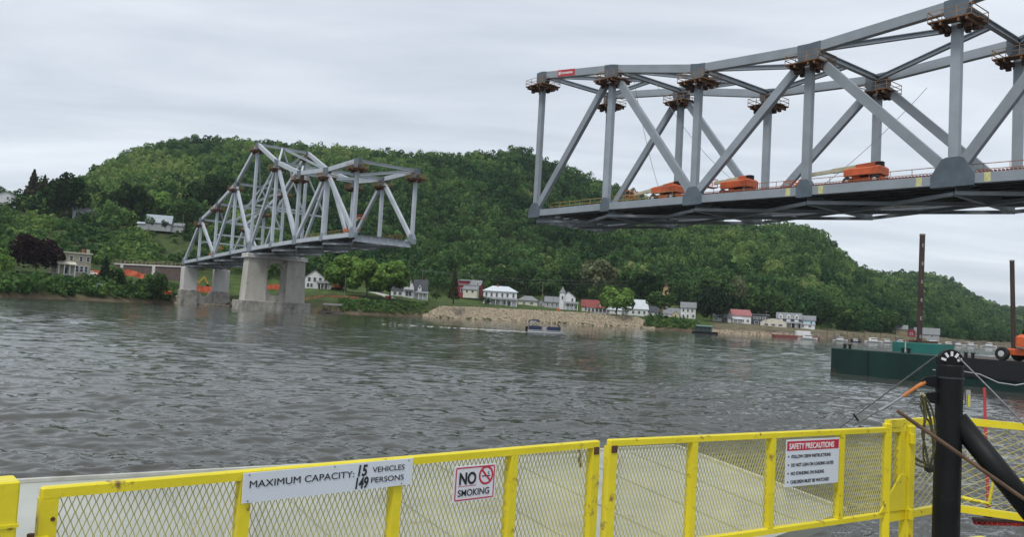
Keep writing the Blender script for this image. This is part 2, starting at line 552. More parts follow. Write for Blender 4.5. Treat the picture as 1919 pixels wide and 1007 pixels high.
# ------------------------------------------------------------------ leaves
def crown_proto(rng, n, lobes=9, shape='round', card=0.16, jitter=0.55):
    """unit crown (radius about 1, base at z=0, top at about z=1.7): n leaf clumps on several lobes -> (n,4,3)"""
    if shape == 'cone':
        h = rng.uniform(0, 1, n) ** 1.35
        tier = 0.82 + 0.18 * np.cos(h * 2 * PI * 8)
        rad = (1 - h) * 0.98 * tier * rng.uniform(0.72, 1.08, n) + 0.02
        a = rng.uniform(0, 2 * PI, n)
        c = np.c_[rad * np.cos(a), rad * np.sin(a), h * 2.0]
        nr = np.c_[np.cos(a), np.sin(a), np.full(n, 0.55)]
        size = card * (1.25 - 0.7 * h) * rng.uniform(0.7, 1.3, n)
    else:
        lc = []; lr = []
        for i in range(lobes):
            t = (i + 0.5) / lobes
            ph = i * 2.39996 + rng.uniform(-.5, .5)
            zz = 0.18 + 1.05 * t + rng.uniform(-.1, .1)
            rr = 0.68 * math.sqrt(max(0.05, 1 - (abs(zz - 0.62) / 0.95) ** 2)) * rng.uniform(0.75, 1.1)
            lc.append((rr * math.cos(ph), rr * math.sin(ph), zz)); lr.append(rng.uniform(0.32, 0.52) * (1.05 - 0.25 * t))
        lc = np.array(lc); lr = np.array(lr)
        p = lr ** 2 / (lr ** 2).sum()
        k = rng.choice(lobes, n, p=p)
        d = rng.normal(0, 1, (n, 3)); d[:, 2] = d[:, 2] * 0.9 + 0.30
        d /= np.linalg.norm(d, axis=1)[:, None]
        rr = lr[k] * rng.uniform(0.72, 1.08, n) ** 0.7
        c = lc[k] + d * rr[:, None]
        nr = d
        size = card * rng.uniform(0.6, 1.35, n)
    nr = nr + rng.normal(0, jitter, (n, 3))
    nr /= np.linalg.norm(nr, axis=1)[:, None]
    ref = rng.normal(0, 1, (n, 3))
    a = np.cross(nr, ref); a /= np.linalg.norm(a, axis=1)[:, None] + 1e-9
    b = np.cross(nr, a)
    q = np.empty((n, 4, 3))
    sa = size[:, None]; sb = size[:, None] * rng.uniform(0.55, 1.0, (n, 1))
    bend = nr * size[:, None] * 0.22
    q[:, 0] = c - a * sa; q[:, 1] = c - b * sb + bend; q[:, 2] = c + a * sa; q[:, 3] = c + b * sb + bend
    return q


def leafmesh(name, quads, tint, m, parent=None):
    """quads (n,4,3); tint (n,)"""
    n = len(quads)
    me = bpy.data.meshes.new(name)
    me.vertices.add(4 * n); me.loops.add(4 * n); me.polygons.add(n)
    me.vertices.foreach_set('co', quads.astype(np.float32).ravel())
    me.loops.foreach_set('vertex_index', np.arange(4 * n, dtype=np.int32))
    me.polygons.foreach_set('loop_start', np.arange(0, 4 * n, 4, dtype=np.int32))
    a = me.attributes.new('tint', 'FLOAT', 'FACE')
    a.data.foreach_set('value', np.clip(tint, 0, 1).astype(np.float32))
    me.update()
    me.materials.append(m)
    o = bpy.data.objects.new(name, me)
    COL.objects.link(o)
    if parent is not None: o.parent = parent
    return o


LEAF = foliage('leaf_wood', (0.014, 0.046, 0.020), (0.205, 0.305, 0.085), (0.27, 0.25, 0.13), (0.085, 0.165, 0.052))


def scatter(name, pts, protos, m, rng, label=None):
    """pts rows: x, y, z, radius, height scale, tint"""
    Q = []; T = []
    for x, y, z, r_, h_, ti in pts:
        q = protos[rng.randint(len(protos))] if not callable(protos) else protos(y)
        a = rng.uniform(0, 2 * PI); co, si = math.cos(a), math.sin(a)
        w = np.empty_like(q)
        w[..., 0] = (q[..., 0] * co - q[..., 1] * si) * r_ + x
        w[..., 1] = (q[..., 0] * si + q[..., 1] * co) * r_ + y
        w[..., 2] = q[..., 2] * h_ + z
        Q.append(w)
        T.append(np.clip(ti + rng.normal(0, 0.07, len(q)), 0, 0.95))
    o = leafmesh(name, np.concatenate(Q), np.concatenate(T), m)
    tag(o, kind='stuff')
    return o


def make_forest():
    rng = np.random.RandomState(11)
    near = [crown_proto(rng, 400, lobes=7, card=0.105, jitter=.24) for _ in range(9)]
    far = [crown_proto(rng, 140, lobes=5, card=0.17, jitter=.25) for _ in range(6)]
    pts = []
    y = 340.0
    while y < 2900:
        d = max(9.6, min(y * 0.0135, 8.2 + y * .0035))
        x0, x1 = xu(-150, y), xu(1330, y)
        x = x0 + rng.uniform(0, d)
        while x < x1:
            px = x + rng.uniform(-.38, .38) * d; py = y + rng.uniform(-.38, .38) * d
            u = u_of(px, py)
            k = knots(u)
            lo = k[3, 0] + 6
            if u < 255:                     # open hillside on the left, wood only higher up
                lo = k[5, 0] - 14 - max(0, 20 * math.sin(u * 0.06)) if u > 20 else k[5, 0] + 22
                lo += max(0, min(1, (u - 215) / 40)) * (k[3, 0] + 10 - lo)
            if u > 975: lo = k[2, 0] + (18 if u < 1110 else 2)
            hi = k[6, 0] + 20 if u > 70 else k[5, 0] + 60
            if u < 70 and py > 500: hi = 0
            bare = (abs(u - 776) < 9 and 470 < py < 505)
            if lo < py < hi and not bare:
                grove = 0.5 + 0.28 * math.sin(px * 0.021 + 1.3) * math.sin(py * 0.017 + px * 0.006) + 0.12 * math.sin(px * 0.06 + py * 0.05)
                reg = np.interp(u, [60, 250, 340, 480, 620, 800, 1000, 1300], [1.45, 1.38, 1.12, 1.0, 1.0, 1.12, 1.02, .95])  # regional tint: tree kinds plus slope shading put into the leaf colour
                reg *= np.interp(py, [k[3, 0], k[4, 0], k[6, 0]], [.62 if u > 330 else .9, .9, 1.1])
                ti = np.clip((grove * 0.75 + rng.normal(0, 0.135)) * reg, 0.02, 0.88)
                if rng.rand() < 0.07: ti *= 0.3
                if rng.rand() < 0.012: ti = 0.97
                r_ = d * rng.uniform(0.55, 0.86)
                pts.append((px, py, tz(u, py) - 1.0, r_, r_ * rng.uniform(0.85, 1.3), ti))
            x += d
        y += d
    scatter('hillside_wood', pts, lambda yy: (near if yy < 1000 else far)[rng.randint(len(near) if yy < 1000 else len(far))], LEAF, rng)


make_forest()


def make_scrub():
    rng = np.random.RandomState(21)
    pr = [crown_proto(rng, 70, lobes=5, card=0.26) for _ in range(6)]
    pts = []
    # open hillside at left
    for i in range(1500):
        u = rng.uniform(-40, 262); k = knots(u)
        t = rng.rand()
        y = k[3, 0] + 14 + t * (k[5, 0] - 14 - k[3, 0])
        # grassy clearing below the hill houses
        g = math.sin(u * 0.045 + y * 0.03) + math.sin(y * 0.08 - u * 0.02)
        if g > 0.55 and rng.rand() < 0.85: continue
        if 60 < u < 250 and y > k[4, 0] + 22 and rng.rand() < 0.8: continue
        r_ = rng.uniform(1.4, 3.6)
        pts.append((xu(u, y), y, tz(u, y) - .4, r_, r_ * rng.uniform(.6, 1.1), np.clip(0.48 + 0.2 * math.sin(u * .05) + rng.normal(0, .14), 0.05, .85)))
    # brush along the water
    for i in range(520):
        u = rng.uniform(-200, 205); k = knots(u)
        y = k[0, 0] + rng.uniform(3, 17)
        r_ = rng.uniform(0.9, 2.4)
        pts.append((xu(u, y), y, tz(u, y) - .3, r_, r_ * rng.uniform(.7, 1.2), np.clip(0.42 + rng.normal(0, .16), 0.05, .85)))
    for i in range(260):
        u = rng.uniform(398, 500); k = knots(u)
        y = k[0, 0] + rng.uniform(2, 16)
        r_ = rng.uniform(0.6, 1.5)
        pts.append((xu(u, y), y, tz(u, y) - .3, r_, r_ * rng.uniform(.6, 1.0), np.clip(0.5 + rng.normal(0, .13), 0.05, .85)))
    for i in range(150):
        u = rng.uniform(757, 815); k = knots(u)
        y = k[0, 0] + rng.uniform(2, 11)
        r_ = rng.uniform(0.8, 2.0)
        pts.append((xu(u, y), y, tz(u, y) - .3, r_, r_ * rng.uniform(.7, 1.3), np.clip(0.55 + rng.normal(0, .16), 0.05, .9)))
    # low weeds at the foot of the stone bank
    for i in range(110):
        u = rng.uniform(505, 760); k = knots(u)
        y = k[0, 0] + rng.uniform(-.5, 1.2)
        r_ = rng.uniform(0.35, 0.8)
        pts.append((xu(u, y), y, tz(u, y) - .1, r_, r_ * .7, 0.2 + rng.uniform(0, .25)))
    scatter('brush', pts, pr, LEAF, rng)


make_scrub()


def make_riprap():
    rng = np.random.RandomState(5)
    V = []; F = []
    ico = [(0, 0, 1), (.89, 0, .45), (.28, .85, .45), (-.72, .53, .45), (-.72, -.53, .45), (.28, -.85, .45), (.72, .53, -.45), (-.28, .85, -.45), (-.89, 0, -.45), (-.28, -.85, -.45), (.72, -.53, -.45), (0, 0, -1)]
    fc = [(0, 1, 2), (0, 2, 3), (0, 3, 4), (0, 4, 5), (0, 5, 1), (1, 6, 2), (2, 7, 3), (3, 8, 4), (4, 9, 5), (5, 10, 1), (6, 7, 2), (7, 8, 3), (8, 9, 4), (9, 10, 5), (10, 6, 1), (6, 11, 7), (7, 11, 8), (8, 11, 9), (9, 11, 10), (10, 11, 6)]
    ico = np.array(ico)

    def stone(x, y, z, s):
        k = len(V)
        sc = s * rng.uniform(.6, 1.15, 3)
        P = ico * sc * rng.uniform(.8, 1.2, (12, 1)) + (x, y, z)
        V.extend(map(tuple, P)); F.extend(tuple(i + k for i in f) for f in fc)
    for i in range(15000):
        u = rng.uniform(496, 768); k = knots(u)
        t = rng.uniform(-.06, 1.02)
        if u < 515 and t > (u - 492) / 23: continue
        if u > 748 and t > 1 - (u - 748) / 40: continue
        y = k[0, 0] + t * (k[1, 0] - k[0, 0])
        stone(xu(u, y), y, tz(u, y) + .1, rng.uniform(.16, .36))
    for i in range(150):                  # shore between the piers
        u = rng.uniform(206, 272); y = knots(u)[0, 0] + rng.uniform(-4, 5)
        stone(xu(u, y), y, max(0, tz(u, y)) + .1, rng.uniform(.3, .9))
    for i in range(500):
        u = rng.uniform(835, 945); y = knots(u)[0, 0] + rng.uniform(-1, 4)
        stone(xu(u, y), y, max(0, tz(u, y)) + .02, rng.uniform(.15, .5))
    m = mat('limestone_riprap', (0.48, 0.40, 0.29), 0.9, var=0.2, scale=0.8, col2=(0.27, 0.215, 0.15))
    o = meshobj('riprap', V, F, m)
    tag(o, kind='stuff')


make_riprap()

# ------------------------------------------------------------------ the bridge under construction
PANEL, BW = 17.1, 16.2
PHI = R(37.75)
BX0, BY0 = 3.55, 137.0
BTH = math.atan2(-math.cos(PHI), math.sin(PHI))     # local x runs towards the viewer, local y to the far truss
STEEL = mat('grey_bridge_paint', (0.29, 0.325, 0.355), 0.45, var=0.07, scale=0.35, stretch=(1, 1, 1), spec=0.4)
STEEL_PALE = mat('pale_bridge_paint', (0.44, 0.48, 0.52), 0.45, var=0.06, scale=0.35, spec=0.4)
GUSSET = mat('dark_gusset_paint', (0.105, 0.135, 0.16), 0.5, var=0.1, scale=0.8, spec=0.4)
DECKMAT = mat('dark_deck_underside', (0.15, 0.155, 0.16), 0.8, var=0.2, scale=0.5)
TIMBER = mat('rusty_timber', (0.22, 0.115, 0.055), 0.9, var=0.25, scale=1.2, col2=(0.085, 0.045, 0.026))
YRAIL = mat('yellow_guard_rail', (0.42, 0.29, 0.10), 0.6, var=0.15, scale=1.0)
RRAIL = mat('rust_guard_rail', (0.36, 0.13, 0.06), 0.8, var=0.2, scale=2)
YTAPE = mat('yellow_paint_patch', (0.60, 0.58, 0.28), 0.7, var=0.1, scale=2)
STUD = mat('rusty_studs', (0.22, 0.07, 0.045), 0.9, var=0.2, scale=3)
WHITE = mat('white_paint', (0.74, 0.74, 0.73), 0.6, var=0.04, scale=0.7)
BLACK = mat('black_paint', (0.0075, 0.0085, 0.009), 0.55, var=0.2, scale=3, spec=0.25)


def member_tone(m, amt=.16):
    t = m.node_tree; b = t.nodes['Principled BSDF']
    old = b.inputs['Base Color'].links[0].from_socket
    oi = nd(t, 'ShaderNodeObjectInfo')
    mr = nd(t, 'ShaderNodeMapRange'); mr.inputs['To Min'].default_value = 1 - amt; mr.inputs['To Max'].default_value = 1 + amt * .6
    ln(t, oi.outputs['Random'], mr.inputs[0])
    vm = nd(t, 'ShaderNodeVectorMath', operation='SCALE'); ln(t, old, vm.inputs[0]); ln(t, mr.outputs[0], vm.inputs['Scale'])
    ln(t, vm.outputs[0], b.inputs['Base Color'])


member_tone(STEEL); member_tone(STEEL_PALE, .12); member_tone(GUSSET)


def bpt(k, y=0.0):
    """plan position of panel point k, y metres across"""
    x = k * PANEL
    return (BX0 + x * math.cos(BTH) - y * math.sin(BTH), BY0 + x * math.sin(BTH) + y * math.cos(BTH))


LZ = {0: 20.5, 1: 20.4, 2: 20.15, 3: 19.8, 4: 19.5, 5: 19.1, 6: 18.7,
      -4: 19.9, -5: 19.75, -6: 19.5, -7: 19.05, -8: 18.5, -9: 17.8, -10: 17.05, -11: 16.25, -12: 15.6}
UZ = {0: 44.5, 1: 42.1, 2: 38.5, 3: 37.3, 4: 38.2, 5: 43.5, 6: 51,
      -4: 37.7, -5: 37.3, -6: 38.3, -7: 43.3, -8: 50.9, -9: 40.3, -10: 34.9, -11: 30.6}


def span(label, ks, step, studs):
    """ks: panel points from the open end; step +1 towards the viewer, -1 away"""
    k0 = ks[0]
    px, py = bpt(k0)
    sp = thing('truss_span', label, 'bridge span', (px, py, 0), BTH)
    X = {k: (k - k0) * PANEL for k in ks}
    n = len(ks)
    ups = [k for k in ks if k in UZ]
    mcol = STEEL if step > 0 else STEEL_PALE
    for side, y in ((0, 0.0), (1, BW)):
        f = -1 if side == 0 else 1
        lo = MB(); up = MB()
        for a, b in zip(ks, ks[1:]):
            lo.beam((X[a], y, LZ[a]), (X[b], y, LZ[b]), 0.8, 1.05)
        for a, b in zip(ups, ups[1:]):
            up.beam((X[a], y, UZ[a]), (X[b], y, UZ[b]), 0.85, 1.15)
        lo.build('lower_chord', mcol, sp); up.build('upper_chord', mcol, sp)
        for i, k in enumerate(ks):
            if k in UZ:
                wv = 1.0 if i else 0.95
                MB().beam((X[k], y, LZ[k] + .2), (X[k], y, UZ[k] - .2), 0.72, wv, (1, 0, 0)).build('vertical_post', mcol, sp)
            if i % 2 == 1 and k in UZ:
                for j in (i - 1, i + 1):
                    if 0 <= j < n:
                        q = ks[j]
                        MB().beam((X[k], y, UZ[k] - .4), (X[q], y, LZ[q] + .4), 0.7, 1.08, (0, 1, 0) if False else (0, 0, 1)).build('diagonal', mcol, sp)
        if step < 0:     # inclined end post down to the shore bearing
            a, b = ks[-2], ks[-1]
            MB().beam((X[a], y, UZ[a]), (X[b], y, LZ[b]), 0.8, 1.0).build('end_post', mcol, sp)
        # gusset plates
        for i, k in enumerate(ks):
            big = 1.0 + (0.35 if (step > 0 and k == 4) or (step < 0 and k == -8) else 0)
            w, h = (1.45 * big, 1.75 * big) if i % 2 == 0 else (0.95, 1.4)
            if step > 0 and k >= 2: w *= 1.12
            z = LZ[k]
            t = 0.96
            poly = [(X[k] - w, y - t / 2, z - .75), (X[k] + w, y - t / 2, z - .75), (X[k] + w, y - t / 2, z + .45), (X[k] + w * .5, y - t / 2, z + h * .93), (X[k] + w * .3, y - t / 2, z + h), (X[k] - w * .3, y - t / 2, z + h), (X[k] - w * .5, y - t / 2, z + h * .93), (X[k] - w, y - t / 2, z + .45)]
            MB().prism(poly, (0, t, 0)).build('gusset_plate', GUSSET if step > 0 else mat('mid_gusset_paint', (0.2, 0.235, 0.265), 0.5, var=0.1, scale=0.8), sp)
            if k in UZ:
                z = UZ[k]; w = 1.25 if i % 2 == 0 else 1.5
                if step > 0 and k == 3: w = 1.55
                kk = [ks[j] for j in (i - 1, i + 1) if 0 <= j < n and ks[j] in UZ]
                def zl(dx):
                    for q in kk:
                        if (X[q] - X[k]) * dx > 0:
                            return z + (UZ[q] - z) * abs(dx) / PANEL
                    return z
                poly = [(X[k] - w, y - t / 2, zl(-w) + .62), (X[k], y - t / 2, z + .66), (X[k] + w, y - t / 2, zl(w) + .62), (X[k] + w, y - t / 2, zl(w) - 1.0), (X[k] + w * .6, y - t / 2, z - 1.75), (X[k] - w * .6, y - t / 2, z - 1.75), (X[k] - w, y - t / 2, zl(-w) - 1.0)]
                MB().prism(poly[::-1], (0, t, 0)).build('gusset_plate', GUSSET, sp)
    # top bracing
    for i, k in enumerate(ups):
        MB().ibeam((X[k], .42, UZ[k] + .05), (X[k], BW - .42, UZ[k] + .05), 0.6, 0.7, 0.1).build('strut', mcol, sp)
        if i + 1 < len(ups):
            q = ups[i + 1]
            m = MB()
            zq = UZ[q]
            m.ibeam((X[k], .3, UZ[k]), (X[q], BW / 2 - .35, zq), 0.5, 0.6, 0.09)
            m.ibeam((X[k], BW - .3, UZ[k]), (X[q], BW / 2 + .35, zq), 0.5, 0.6, 0.09)
            m.build('top_bracing', mcol, sp)
    if step < 0:        # sway frames low down on the taller panels
        for k in (-7, -8, -9, -10, -11):
            z1 = LZ[k] + max(6.5, (UZ[k] - LZ[k]) * .42)
            m = MB()
            m.beam((X[k], .3, z1), (X[k], BW - .3, z1), .5, .55)
            if k in (-7, -8, -9):
                m.beam((X[k], .3, z1), (X[k], BW / 2, UZ[k] - .3), .4, .4, (1, 0, 0))
                m.beam((X[k], BW - .3, z1), (X[k], BW / 2, UZ[k] - .3), .4, .4, (1, 0, 0))
            m.build('sway_frame', mcol, sp)
    # floor
    for i, k in enumerate(ks):
        m = MB()
        z = LZ[k]
        m.ibeam((X[k], .45, z - .85), (X[k], BW - .45, z - .85), 0.6, 1.5, 0.07)
        for s in range(1, 7):
            m.box((X[k] + (-.33 if step > 0 else .33) * (1 if i == 0 else 0), s * BW / 7, z - .85), (.06, .22, 1.3))
        m.build('floor_beam', mcol, sp)
    st = MB()
    for a, b in zip(ks, ks[1:]):
        for s in range(1, 8):
            y = s * BW / 8
            st.ibeam((X[a], y, LZ[a] - .1), (X[b], y, LZ[b] - .1), 0.35, 0.7, 0.05)
    st.build('stringers', DECKMAT, sp)
    lb = MB()
    for i, (a, b) in enumerate(zip(ks, ks[1:])):
        lb.beam((X[a], .3, LZ[a] - 1.35), (X[b], BW / 2, LZ[b] - 1.5), .42, .4)
        lb.beam((X[a], BW - .3, LZ[a] - 1.35), (X[b], BW / 2, LZ[b] - 1.5), .42, .4)
        lb.beam((X[b], .3, LZ[b] - 1.42), (X[a], BW / 2, LZ[a] - 1.56), .42, .4)
        lb.beam((X[b], BW - .3, LZ[b] - 1.42), (X[a], BW / 2, LZ[a] - 1.56), .42, .4)
    lb.build('bottom_bracing', mcol, sp)
    # deck pans laid so far
    dk = MB()
    for i, (a, b) in enumerate(zip(ks, ks[1:])):
        x0 = X[a] + (0.12 * PANEL * step if i == 0 else 0)
        y1 = BW - (1.3 if i < 1 else 3.4)
        za = LZ[a] + (LZ[b] - LZ[a]) * abs(x0 - X[a]) / PANEL
        dk.beam((x0, (1.0 + y1) / 2, za + .36), (X[b], (1.0 + y1) / 2, LZ[b] + .36), y1 - 1.0, .14)
    dk.build('deck', DECKMAT, sp)
    # guard rails on the deck edges
    for y, m_ in ((1.1, YRAIL), (BW - 1.4, RRAIL)):
        g = MB(); g2 = MB()
        for i, (a, b) in enumerate(zip(ks, ks[1:])):
            tgt = g if (i < 2 or step < 0) else g2
            if step < 0 and i > 1: break
            N = 7
            for j in range(N):
                t = (j + (0.0 if i else 1.0)) / N
                if t > 1: continue
                x = X[a] + (X[b] - X[a]) * t; z = LZ[a] + (LZ[b] - LZ[a]) * t
                tgt.beam((x, y, z + .43), (x, y, z + 1.75), .05, .05, (0, 1, 0))
            x0 = X[a] + (X[b] - X[a]) * (0.14 if i == 0 else 0); z0 = LZ[a] + (LZ[b] - LZ[a]) * (0.14 if i == 0 else 0)
            for hgt in (1.7, 1.1):
                tgt.beam((x0, y, z0 + hgt), (X[b], y, LZ[b] + hgt), .06, .07)
        if g.v: g.build('guard_rail', m_, sp)
        if g2.v: g2.build('guard_rail', RRAIL, sp)
    if studs:
        s = MB()
        for a, b in zip(ks[2:], ks[3:]):
            N = 46
            for j in range(N):
                t = (j + .5) / N
                x = X[a] + (X[b] - X[a]) * t; z = LZ[a] + (LZ[b] - LZ[a]) * t
                s.box((x, .2, z + .66), (.13, .5, .26))
            s.beam((X[a], .75, LZ[a] + .5), (X[b], .75, LZ[b] + .5), .25, .3)
        s.build('shear_studs', STUD, sp)
        for k in (3, 4):
            for f in (-1, 1):
                x = X[k] + f * (2.2 if k == 3 else 3.4)
                z = LZ[k] + (LZ[k + 1] - LZ[k]) * f * 2.4 / PANEL
                MB().box((x, -.404, z), (.62, .01, .95)).build('paint_patch', YTAPE, sp)
    return sp


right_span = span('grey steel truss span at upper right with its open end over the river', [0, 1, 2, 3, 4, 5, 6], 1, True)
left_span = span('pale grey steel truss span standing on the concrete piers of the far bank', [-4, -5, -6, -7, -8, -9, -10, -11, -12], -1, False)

# red banner hung on the first upper chord
bn = thing('banner', 'small red banner with white lettering on the upper chord near the open end', 'banner', (*bpt(0), 0), BTH)
_s = (UZ[1] - UZ[0]) / PANEL
def _bz(x): return UZ[0] + _s * x
pl = [(4.3, -.45, _bz(4.3) - .5), (8.6, -.45, _bz(8.6) - .5), (8.6, -.45, _bz(8.6) + .62), (4.3, -.45, _bz(4.3) + .62)]
MB().prism(pl, (0, .02, 0)).build('cloth', mat('red_banner', (0.50, 0.035, 0.045), 0.6, var=0.08, scale=2), bn)
lm = MB()
rnd = random.Random(4)
x = 4.6
lm.box((4.8, -.465, _bz(4.8) + .05), (.5, .012, .55))
x = 5.35
while x < 8.2:
    w = rnd.uniform(.18, .28)
    lm.box((x, -.465, _bz(x) + .05), (w, .012, .32)); x += w + .1
lm.build('lettering', WHITE, bn)

# work platforms clamped round the upper joints
ORD = ['first', 'second', 'third', 'fourth', 'fifth', 'sixth', 'seventh', 'eighth']


def platform(k, side, label, small=False, group=''):
    y = 0 if side == 0 else BW
    p = bpt(k, y)
    z = UZ[k] - 2.0
    t = thing('work_platform', label, 'platform', (*p, z), BTH, group)
    rg = random.Random(k * 7 + side)
    L = 2.2 if not small else 1.9
    m = MB()
    for yy in (-1.3, 1.3):
        m.box((0, yy, 0), (2 * L, 1.5, .16))
    for xx in (-1.7, 1.7):
        m.box((xx, 0, -.002), (1.5, 1.1, .15))
    for xx in (-L + .5, -.9, .9, L - .5):
        m.beam((xx, -2, -.3), (xx, 2, -.3), .22, .34)
    m.build('planking', TIMBER, t)
    b = MB()
    for xx in (-1.6, -.7, .7, 1.6):
        for yy in (-.7, .7):
            MB().box((xx * rg.uniform(.8, 1.1), yy, -.62), (rg.uniform(.35, .7), .45, rg.uniform(.35, .7))).build('bracket', mat('rust_red_steel', (0.10, 0.05, 0.035), 0.9, var=0.25, scale=1.5), t)
    r = MB()
    for yy in (-2.0, 2.0):
        for hz_ in (.6, 1.15):
            r.beam((-L, yy, hz_), (L, yy, hz_), .05, .055)
        for xx in (-L, -L / 3, L / 3, L):
            r.beam((xx, yy, .05), (xx, yy, 1.2), .06, .06, (0, 1, 0))
    for xx in (-L, L):
        for hz_ in (.6, 1.15):
            r.beam((xx, -2, hz_), (xx, 2, hz_), .07, .08)
    r.build('railing', mat('orange_brown_rail', (0.33, 0.19, 0.09), 0.7, var=0.2, scale=1), t)


gp = 'work platforms at the upper joints of the bridge spans'
for i, k in enumerate([0, 1, 2, 3, 4, 5]):
    for side in (0, 1):
        if k == 5 and side == 0: continue
        platform(k, side, '%s work platform from the cut end on the %s truss of the right span' % (ORD[i], 'near' if side == 0 else 'far'), group=gp)
for i, k in enumerate([-4, -5, -6, -7, -8, -9, -10, -11]):
    for side in (0, 1):
        platform(k, side, '%s work platform from the cut end on the %s truss of the left span' % (ORD[i], 'near' if side == 0 else 'far'), True, gp)


# loose ropes hanging inside the right span
def bl(k, y, z):
    p = bpt(k, y); return (p[0], p[1], z)


ROPE = mat('grey_rope', (0.30, 0.31, 0.31), 0.9, var=0.1, scale=4)
for i, (a, b, sag, lab) in enumerate((((1.15, 2, 40.5), (1.5, 3, 21.5), 1.2, 'thin slack rope hanging beside the second post of the right span'),
                                      ((1.25, 5, 40.3), (2.3, 5, 21.6), 1.8, 'thin rope slanting down towards the orange boom lift nearest the cut end'),
                                      ((3.55, 10, 33), (2.85, 8, 22), .6, 'thin rope slanting down from the far truss above the long boom lift'))):
    A = Vector(bl(*a)); B = Vector(bl(*b))
    pts = [A.lerp(B, t / 10) - Vector((0, 0, sag * 4 * (t / 10) * (1 - t / 10))) for t in range(11)]
    tag(MB().tube(pts, .035, 5).build('rope', ROPE, auto=True), lab, 'rope', 'ropes in the right span')

# ------------------------------------------------------------------ boom lifts
ORANGE = mat('orange_machine_paint', (0.62, 0.115, 0.03), 0.45, var=0.1, scale=1.2)
CREAM = mat('cream_boom_paint', (0.50, 0.47, 0.32), 0.5, var=0.1, scale=1.0)
RUBBER = mat('tyre_rubber', (0.018, 0.018, 0.018), 0.85, var=0.2, scale=5)
RIMW = mat('pale_rim', (0.52, 0.52, 0.52), 0.5, var=0.1, scale=5)


def boom_lift(label, loc, rz, boom=8.5, bz=(2.5, 2.0), jib=True, cat='boom lift', group=None, s=1.0, off=0.0):
    t = thing('boom_lift', label, cat, loc, rz, group)
    t.scale = (s, s, s)
    m = MB()
    m.bbox((0, 0, .75), (3.9, 1.5, .5), .1)
    m.box((1.55, 0, .62), (.4, 2.1, .3)); m.box((-1.55, 0, .62), (.4, 2.1, .3))
    m.build('chassis', ORANGE, t)
    for x in (-1.55, 1.55):
        for y in (-1.12, 1.12):
            w = MB().lathe([(.30, -.19), (.49, -.19), (.54, -.12), (.54, .12), (.49, .19), (.30, .19)], (0, 0, 0), 20, 'y').build('wheel', RUBBER, t, smooth=False, loc=(x, y, .54))
            f = 1 if y > 0 else -1
            MB().lathe([(.29, .10 * f), (.29, .16 * f), (.22, .205 * f), (.10, .205 * f)], (0, 0, 0), 16, 'y').build('rim', RIMW, w)
    m = MB()
    m.lathe([(.7, 1.0), (.7, 1.22)], (off * .6, 0, 0), 20)
    m.build('turntable', BLACK, t)
    for y in (-.82, .82):
        MB().bbox((.3 + off, y, 1.62), (3.6, .62, .85), .16).build('engine_cover', ORANGE, t)
    MB().bbox((-1.55 + off, 0, 1.66), (.9, 2.2, .98), .22).build('counterweight', ORANGE, t)
    pv = (-1.5 + off, 0, bz[0]); q = (boom - 1.5 + off, 0, bz[1])
    m = MB(); m.box((-1.45 + off, 0, bz[0] - .15), (.75, .55, .72)); m.build('boom_knuckle', BLACK, t)
    d = Vector(q) - Vector(pv)
    a = Vector(pv); b = a + d * .62
    MB().beam(a, a + d * .3, .46, .54).build('boom_base', ORANGE, t)
    MB().beam(a + d * .3, b, .42, .48).build('main_boom', CREAM, t)
    MB().beam(b, Vector(q), .32, .38).build('fly_boom', CREAM, t)
    if jib:
        e = Vector(q) + Vector((1.35, 0, -1.35))
        MB().beam(Vector(q) + Vector((-.1, 0, .1)), e, .3, .34).build('jib', ORANGE, t)
        c = e + Vector((.55, 0, -.1))
    else:
        c = Vector(q) + Vector((.6, 0, -.3))
    k = MB()
    k.box((c.x, c.y, c.z - .2), (.85, 1.7, .06))
    for hz_ in (.25, .85):
        for y in (-.82, .82): k.beam((c.x - .4, y, c.z + hz_), (c.x + .4, y, c.z + hz_), .06, .06)
        for x in (-.4, .4): k.beam((c.x + x, -.85, c.z + hz_), (c.x + x, .85, c.z + hz_), .06, .06)
    for x in (-.4, .4):
        for y in (-.82, .82): k.beam((c.x + x, y, c.z - .2), (c.x + x, y, c.z + .88), .06, .06, (0, 1, 0))
    k.build('basket', ORANGE, t)
    return t


g = 'orange boom lifts on the bridge decks'
boom_lift('orange boom lift with lowered boom parked nearest the cut end of the right span', bl(1.52, 4.0, 20.9), BTH + PI, 7.4, (2.4, 1.5), False, group=g, s=1.15)
boom_lift('middle orange boom lift on the right span, half hidden behind the third joint', bl(2.24, 4.5, 20.6), BTH + PI, 5.2, (2.4, 2.2), False, group=g, s=1.15)
boom_lift('long orange boom lift with a cream boom between the fourth and fifth right posts', bl(3.33, 3.6, 20.3), BTH + PI, 8.8, (2.4, 2.0), True, group=g, s=1.1)
boom_lift('small orange boom lift with raised yellow boom at the cut end of the left span', bl(-4.55, 4, 20.2), BTH, 6, (2.3, 4.6), False, group=g, s=1.0)
boom_lift('small yellow and orange boom lift at the shore end of the left span', bl(-11.1, 6, 16.7), BTH, 6, (2.4, 3.6), False, group=g, s=1.2)

# ------------------------------------------------------------------ piers
CONC = mat('pier_concrete', (0.50, 0.475, 0.42), 0.9, var=0.14, scale=0.35, bump=0.2, stretch=(1, 1, .35), col2=(0.34, 0.32, 0.28))
CONC_NEW = mat('new_pale_concrete', (0.56, 0.54, 0.52), 0.9, var=0.08, scale=0.3, stretch=(1, 1, .4))
CONC_OLD = mat('weathered_concrete', (0.37, 0.35, 0.31), 0.95, var=0.2, scale=0.4, bump=0.2)


